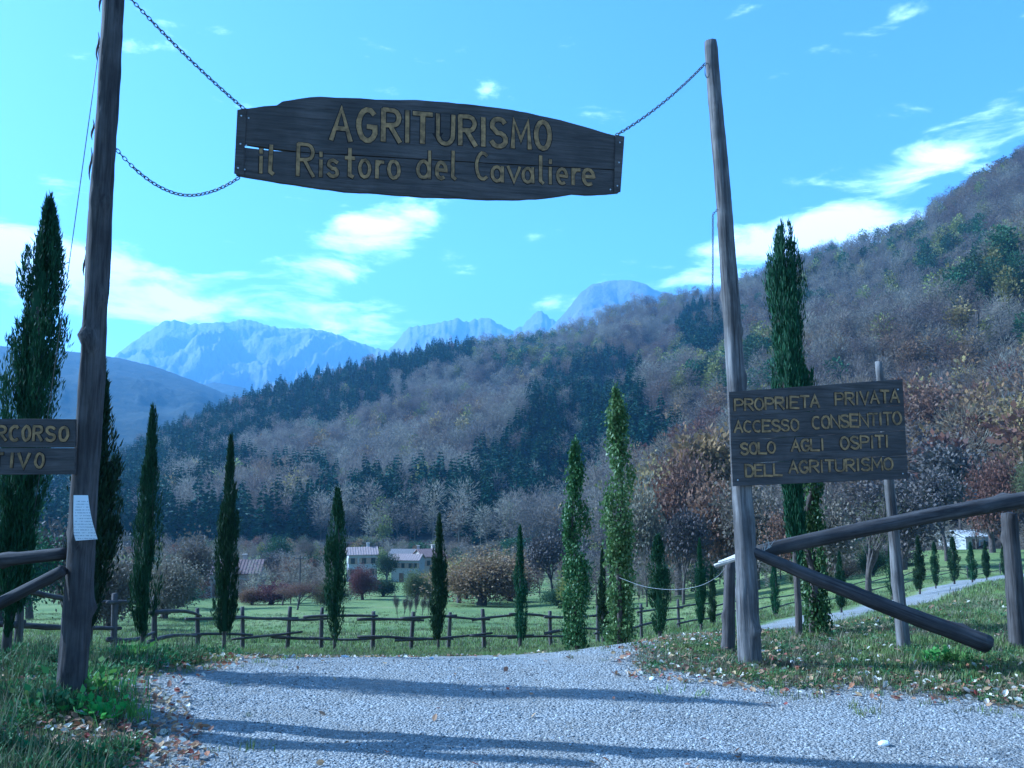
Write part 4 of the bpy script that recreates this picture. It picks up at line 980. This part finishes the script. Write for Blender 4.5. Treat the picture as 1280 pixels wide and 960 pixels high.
# ---------------------------------------------------------------- houses
M_wall = plain('white_render', (.42,.41,.39), .9, 0, .06, 2); M_wallc = plain('cream_render', (.4,.34,.28), .9, 0, .08, 2); M_roof = plain('roof_tiles', (.34,.25,.21), .85, 0, .2, 3)
M_roofr = plain('red_roof_tiles', (.19,.12,.10), .85, 0, .2, 3); M_glass = plain('window_glass', (.03,.035,.045), .15, 0, .1, 1); M_frame = plain('window_frame', (.35,.25,.18), .7); M_door = plain('door_wood', (.14,.08,.05), .7)
def house(px, py, Y, w, d, h, rh, rz, wm, rm, label, wins, chim=True):
    p = at(px, py, Y); x = p.x; z = zg(x, Y)-.2; base = at(px, py, Y).z; o = thing('house', label, 'house', (x, Y, min(z, base)), 'village houses across the valley', rz)
    hh = h+max(0, base-z); mb = MB(); mb.box((0,0,hh/2), (w,d,hh)); mb.prism([(-w/2,hh),(w/2,hh),(0,hh+rh)], -d/2+.02, d/2-.02) if False else None
    mb.add([(-w/2,-d/2,hh),(-w/2,d/2,hh),(-w/2,0,hh+rh),(w/2,-d/2,hh),(w/2,d/2,hh),(w/2,0,hh+rh)], [(0,1,2),(3,5,4)])
    mb.obj('wall', wm, o)
    e = .35; sl = rh/(d/2); mb = MB(); ze = hh-e*sl
    for sgn in (-1, 1):
        P = [(-w/2-e, sgn*(d/2+e), ze+.03), (w/2+e, sgn*(d/2+e), ze+.03), (w/2+e, 0, hh+rh+.03), (-w/2-e, 0, hh+rh+.03)]
        Pt = [(a, b, c+.16) for a, b, c in P]; mb.add(P+Pt, [(0,1,2,3),(4,7,6,5),(0,4,5,1),(1,5,6,2),(3,7,4,0)])
    rf = mb.obj('roof', rm, o)
    # tile courses
    mb = MB(); nc = int(w/.5)
    for i in range(nc+1):
        xx = -w/2-e+.1+i*(w+2*e-.2)/nc; mb.tube([(xx, -(d/2+e), ze+.2), (xx, 0, hh+rh+.2)], .07, 5)
    q = mb.obj('tile_rows', rm, rf); q['kind'] = 'stuff'
    if chim: mb = MB(); mb.box((w*.22, d*.1, hh+rh+.2), (.6,.6,1.3)); mb.box((w*.22, d*.1, hh+rh+.95), (.8,.8,.14)); mb.obj('chimney', wm, rf)
    for (wx, wz, ww, wh) in wins:
        wz += hh-h; mb = MB(); mb.box((wx, -d/2-.02, wz), (ww+.2, .08, wh+.2)); f = mb.obj('window', M_frame, o)
        mb = MB(); mb.box((wx, -d/2-.07, wz), (ww, .03, wh)); mb.obj('pane', M_glass, f)
        if wh > 1.7: continue
        for s in (-1, 1): mb = MB(); mb.box((wx+s*(ww/2+.3), -d/2-.05, wz), (.5, .05, wh+.1)); mb.obj('shutter', M_frame, f)
    mb = MB(); mb.box((-w*.12, -d/2-.04, hh-h+1.05), (1.0,.08,2.1)); mb.obj('door', M_door, o)
house(452, 722, 198, 6.2, 6, 5.2, 1.3, .25, M_wall, M_roof, 'white two-storey house with pale hipped roof, left of the village group', [(-2.2,3.9,.9,1.2),(0.2,3.9,.9,1.2),(2.2,3.9,.9,1.2),(-2.3,1.5,.9,1.2),(2.0,1.5,.9,1.2)])
house(512, 716, 224, 9, 7, 4.2, 1.5, -.12, M_wallc, plain('grey_roof_tiles', (.22,.19,.17), .85, 0, .2, 3), 'long pale house with wide grey-brown roof behind the others', [(-4,3.2,.9,1.2),(-2,3.2,.9,1.2),(0,3.2,.9,1.2),(2,3.2,.9,1.2),(4,3.2,.9,1.2)])
house(510, 727, 196, 6, 5.5, 4.8, 1.0, -.15, M_wall, M_roof, 'lower white house with two rows of small windows in front of the long one', [(-2,3.7,.7,1),(-.4,3.7,.7,1),(1.2,3.7,.7,1),(2.4,3.7,.6,1),(1.8,1.4,.8,1.1)], False)
house(536, 720, 205, 5.5, 6, 4.6, 1.4, .5, M_wallc, M_roofr, 'small house with pinkish red roof at the right of the village', [(-1.4,3.2,.8,1.1),(1.2,3.2,.8,1.1)])
house(285, 742, 150, 11, 7, 3.6, 1.8, .12, M_wallc, M_roofr, 'low farmhouse with red tiled roof at the left, behind bushes', [(-4,2,.9,1.1),(3.6,2,.9,1.1),(1.4,2,.9,1.1)])
house(1206, 690, 135, 4.2, 6, 2.4, .7, .2, M_wall, plain('pale_roof', (.4,.4,.4), .7, 0, .1, 3), 'small pale shed with light roof beyond the cypress row on the right', [(1.2,1.4,.6,.6)], False)
# utility pole on the meadow
p = at(374, 757, 120); up_ = thing('utility_pole', 'thin utility pole on the meadow left of the village', 'pole', (p.x, 120, zg(p.x, 120)))
mb = MB(); mb.tube([(0,0,-.3),(0,0,6.3)], [.13,.09], 8); mb.obj('pole', M_fence, up_)
mb = MB(); mb.box((0,0,5.9), (1.5,.1,.1)); mb.obj('crossarm', M_fence, up_)
for s in (-.6,0,.6): mb = MB(); mb.tube([(s,0,5.95),(s,0,6.12)], [.05,.03], 6); mb.obj('insulator', M_wall, up_)

# ---------------------------------------------------------------- ground cover
def tuft(seed, n, h, w, spread=.05, lean=.5):
    g = np.random.default_rng(seed); V = []; Q = []
    for i in range(n):
        a = g.random()*6.28; o = np.array([g.normal()*spread, g.normal()*spread, -.01]); hh = h*(.5+.7*g.random()); l = lean*g.random()
        d = np.array([math.cos(a), math.sin(a), 0]); s = np.array([-d[1], d[0], 0])*w
        m1 = o+d*l*hh*.35+np.array([0,0,hh*.6]); tp = o+d*l*hh+np.array([0,0,hh]); b = len(V)
        V += [o-s, o+s, m1+s*.7, m1-s*.7, tp+s*.1, tp-s*.1]; Q += [(b, b+1, b+2, b+3), (b+3, b+2, b+4, b+5)]
    return mesh_np('tuft', V, Q)
def weed(seed, n, size, lw=.4):
    g = np.random.default_rng(seed); C = g.normal(size=(n,3))*np.array([size*.5,size*.5,size*.3])+np.array([0,0,size*.4]); C[:,2] = np.abs(C[:,2])
    D = C*np.array([1,1,.4])+g.normal(size=(n,3))*.03+np.array([0,0,.03]); V_, Q_ = quads_from(C, D, size*.38*(.6+.8*g.random(n)), size*.38*lw*.5, seed=seed); return mesh_np('weed', V_, Q_)
def stone(seed, sub=1):
    import bmesh as bm_; b = bm_.new(); bm_.ops.create_icosphere(b, subdivisions=sub, radius=1); g = random.Random(seed); ax = (g.uniform(.8,1.3), g.uniform(.7,1.1), g.uniform(.45,.75))
    for v in b.verts: k = 1+.22*mn.noise(v.co*1.5+Vector((seed*3.3,0,0))); v.co = Vector((v.co.x*ax[0]*k, v.co.y*ax[1]*k, v.co.z*ax[2]*k))
    m = bpy.data.meshes.new('stone'); b.to_mesh(m); b.free(); return m
def leaf_mesh(seed):
    g = random.Random(seed); c = g.uniform(.1,.5)
    return mesh('leaf', [(0,-1,0),(.55,-.3,c*.5),(.5,.4,c),(0,1,c*.3),(-.5,.4,c*.8),(-.55,-.3,c*.6),(0,0,0)], [(6,0,1),(6,1,2),(6,2,3),(6,3,4),(6,4,5),(6,5,0)])
M_gr = leafmat('grass_blades', [(.06,.075,.035),(.09,.12,.045),(.15,.165,.075),(.2,.18,.11)], .25)
M_gr2 = leafmat('fresh_grass', [(.12,.17,.04),(.18,.225,.06),(.24,.26,.10)], .3)
M_bright = leafmat('bright_grass', [(.11,.22,.035),(.15,.28,.05),(.2,.3,.08)], .35)
M_dry = leafmat('dry_grass', [(.2,.17,.10),(.28,.24,.15),(.14,.12,.07)], .2)
M_weed = leafmat('weed_leaves', [(.05,.12,.035),(.09,.17,.05),(.14,.22,.09)], .25)
def stonemat(name, a, b_):
    m, t, b = mat(name); oi = N(t, 'ShaderNodeObjectInfo'); g_ = N(t, 'ShaderNodeNewGeometry'); f = noise(t, g_.outputs['Position'], 40, 4)
    t.links.new(mixc(t, M_(t, 'MULTIPLY', f, .35), ramp(t, oi.outputs['Random'], [(0,a),(1,b_)]), (.12,.12,.12)), b.inputs['Base Color']); b.inputs['Roughness'].default_value = .85; return m
M_st = stonemat('gravel_stone', (.22,.21,.19), (.45,.435,.40)); M_sw = stonemat('white_stone', (.6,.59,.57), (.82,.81,.79)); M_sd = stonemat('dark_stone', (.07,.065,.06), (.15,.14,.13))
M_lf = leafmat('fallen_leaves', [(.28,.16,.08),(.4,.26,.15),(.18,.10,.06)], .2); M_lp = leafmat('pale_fallen_leaves', [(.55,.48,.38),(.65,.6,.5),(.42,.34,.25)], .2); M_lr = leafmat('red_fallen_leaves', [(.25,.08,.05),(.3,.12,.07)], .2)
def sample(n, y0, y1, sx0, sx1, test):
    out = []; g = random.Random(n+int(y0*10))
    while len(out) < n:
        Y = math.exp(g.uniform(math.log(y0), math.log(y1))); X = Y*g.uniform(sx0, sx1)
        if test(X, Y, g): out.append((X, Y, zg(X, Y)))
    return out
def rr(n, tilt=.1): g = np.random.default_rng(n); return np.stack([g.normal(size=n)*tilt, g.normal(size=n)*tilt, g.random(n)*6.28], 1)
# gravel
P = sample(62000, 3.2, 9.6, -.75, .75, lambda X, Y, g: gravel(X, Y)+g.uniform(-.35,.1) > 0 and g.random() < .5+.9*noise2(X, Y*.7, .9, 71)+.35*math.cos((X+.4)*3.9))
g_ = np.random.default_rng(3); n = len(P); kk = g_.choice([0,1,2,3,4], n, p=[.32,.31,.17,.06,.14]); sz = .0036+.0085*g_.random(n)**3.5
scatter('gravel', P, kk, sz, rr(n, .6), [(stone(1),M_st),(stone(2),M_st),(stone(3),M_sd),(stone(4),M_sw),(stone(5),M_st)], 'loose pale grey gravel spread over the track', 'gravel')
# grass
def gtest(X, Y, g):
    s = gravel(X, Y)
    return s < g.uniform(-.25, .12) or (s < .7 and g.random() < .05)
P = sample(24000, 3.4, 20, -.8, .8, gtest); n = len(P); kk = g_.choice([0,1,2,3], n, p=[.5,.2,.18,.12]); sz = (.5+.7*g_.random(n))*np.array([.72 if (p[0] < -1.6 and p[1] < 8) else 1 for p in P])
kk = np.array([3 if (p[0] < -1.6 and p[1] < 7 and (k == 0) and (p[0]*37 % 1) < .6) else 2 if (noise2(p[0], p[1], 1.1, 33) > .18 and k < 2) else k for p, k in zip(P, kk)])
scatter('grass', P, kk, sz, rr(n, .15), [(tuft(1,14,.05,.0035,.04),M_gr),(tuft(2,12,.04,.0035,.05,.9),M_gr),(tuft(3,16,.06,.004,.04,.7),M_gr2),(tuft(4,10,.06,.003,.05,.9),M_dry)], 'short mixed green and dry grass on the verges', 'grass')
# meadow tufts further out
P = sample(16000, 16, 95, -.75, .75, lambda X, Y, g: gravel(X, Y) < -.3); n = len(P); kk = g_.choice([0,1], n); sz = np.array([(.45 if p[1] < 26 else .8) for p in P])*(.7+.9*g_.random(n))
scatter('meadow_grass', P, kk, sz, rr(n, .15), [(tuft(11,16,.13,.012,.14),M_gr2),(tuft(12,14,.12,.012,.16,.8),M_gr)], 'green meadow grass tufts beyond the fence', 'grass')
# weeds on the left bank, bright clump beside the pole
def wtest(X, Y, g): return gravel(X, Y) < -.15 and X < -1.5 and Y < 9 and noise2(X, Y, .7, 44) > -.25
P = sample(3600, 3.6, 9, -.8, -.2, wtest); n = len(P); kk = g_.choice([0,1,2], n, p=[.45,.35,.2]); sz = .5+.8*g_.random(n)
scatter('low_weeds', P, kk, sz, rr(n, .15), [(weed(1,34,.09),M_weed),(weed(2,26,.07,.7),M_weed),(tuft(21,18,.16,.004,.05,.8),M_gr)], 'low leafy weeds on the left verge', 'weeds')
def rtest(X, Y, g): return gravel(X, Y) < .1 and X > .6
P = sample(1500, 6.2, 12, .05, .7, rtest); n = len(P); kk = g_.choice([0,1,2], n); sz = .35+.5*g_.random(n)
scatter('low_weeds', P, kk, sz, rr(n, .15), [(weed(3,30,.09),M_weed),(weed(4,22,.08,.7),M_ivy),(tuft(22,18,.13,.004,.05,.8),M_dry)], 'low weeds on the right verge around the pole foot', 'weeds')
# fallen leaves
def ltest(X, Y, g):
    if X < -1.5 and Y < 7 and gravel(X, Y) < .2 and g.random() < .35: return True
    s = gravel(X, Y); return (s < .35 and g.random() < .8*math.exp(-abs(s+.2)*1.1)) or g.random() < .006
P = sample(7000, 3.4, 12.5, -.75, .75, ltest); P = [(x, y, z+.018+.02*random.random()*(gravel(x, y) < 0)) for x, y, z in P]; n = len(P); kk = g_.choice([0,1,2,3], n, p=[.36,.22,.27,.15]); sz = .014+.022*g_.random(n)
scatter('fallen_leaves', P, kk, sz, rr(n, .5), [(leaf_mesh(1),M_lf),(leaf_mesh(2),M_lp),(leaf_mesh(3),M_lf),(leaf_mesh(4),M_lr)], 'fallen brown and pale autumn leaves along the verges', 'leaves')
# bright tufts by the left pole
for i, (px, py, s, lb) in enumerate([(118,880,1.5,'bright green grass clump at the foot of the left gate pole'),(135,905,1.3,'bright leafy clump in front of the left gate pole'),(60,905,1.2,'green clump left of the left gate pole'),(170,828,1.3,'green clump by the track below the near fence'),(1180,832,1.2,'fresh green clump under the log brace')]):
    p = flat(px, py); o = thing('grass_clump', lb, 'grass clump', (p.x, p.y, zg(p.x, p.y)))
    for k in range(5):
        a = k*1.25; tm = tuft(50+i*7+k, 60, .12*s, .0045, .07*s, .9) if k < 3 else weed(60+i*7+k, 60, .11*s, .8)
        obj('tuft', tm, (M_bright if i != 2 else M_gr2) if (k+i) % 3 else M_weed, o, (math.cos(a)*.10*s, math.sin(a)*.08*s, 0))['kind'] = 'stuff'
# white stones
rk = [stone(20+i, 2) for i in range(4)]; gg = random.Random(12)
SP = [(200,822),(212,819),(222,821),(236,820),(190,823),(206,817),(286,809),(298,808),(306,809),(160,862),(50,867),(62,872),(44,878),(120,845),(135,850),(205,938),(160,935),(222,940),(985,822),(1000,824),(990,829),(1142,823),(1160,826),(1178,826),(1196,826),(540,806),(432,806),(1100,822),(1068,828),(873,846),(815,850),(1105,935),(620,812),(1228,820)]
for i, (px, py) in enumerate(SP):
    p = flat(px, py); s = gg.uniform(.016,.034)
    lb = ('white stone in the little heap at the left gravel edge' if i < 6 else 'white stone under the third cypress from the left pole' if i < 9 else ('white stone lying in the left verge by the pole' if px < 115 else 'white stone on the brown leaf litter right of the left pole') if i < 18 else 'pale stone near the foot of the right gate pole' if i < 21 else 'pale stone under the log brace' if i < 25 else ('single pale stone on the far gravel edge by the fence' if px < 700 and py < 815 else 'single pale stone lying at the right gravel edge'))
    tag(obj('stone', rk[i%4], M_sw, None, (p.x, p.y, zg(p.x, p.y)+s*.3), (gg.uniform(-.3,.3), gg.uniform(-.3,.3), gg.uniform(0,6)), s), lb, 'stone', 'loose white stones on the verges')

# ---------------------------------------------------------------- haze
bx = MB(); bx.box((0, 3600, 900-60), (9600, 9000, 2000))
hz = bx.obj('haze', None); m, t, b = mat('air'); t.nodes.remove(b); pv = N(t, 'ShaderNodeVolumePrincipled')
pv.inputs['Color'].default_value = (.36,.63,1,1); pv.inputs['Density'].default_value = 1.25e-4; pv.inputs['Anisotropy'].default_value = .2
t.links.new(pv.outputs[0], t.nodes['Material Output'].inputs['Volume']); hz.data.materials.append(m); tag(hz, kind='stuff', label='pale blue haze filling the valley air')
print('objects', len(bpy.data.objects))
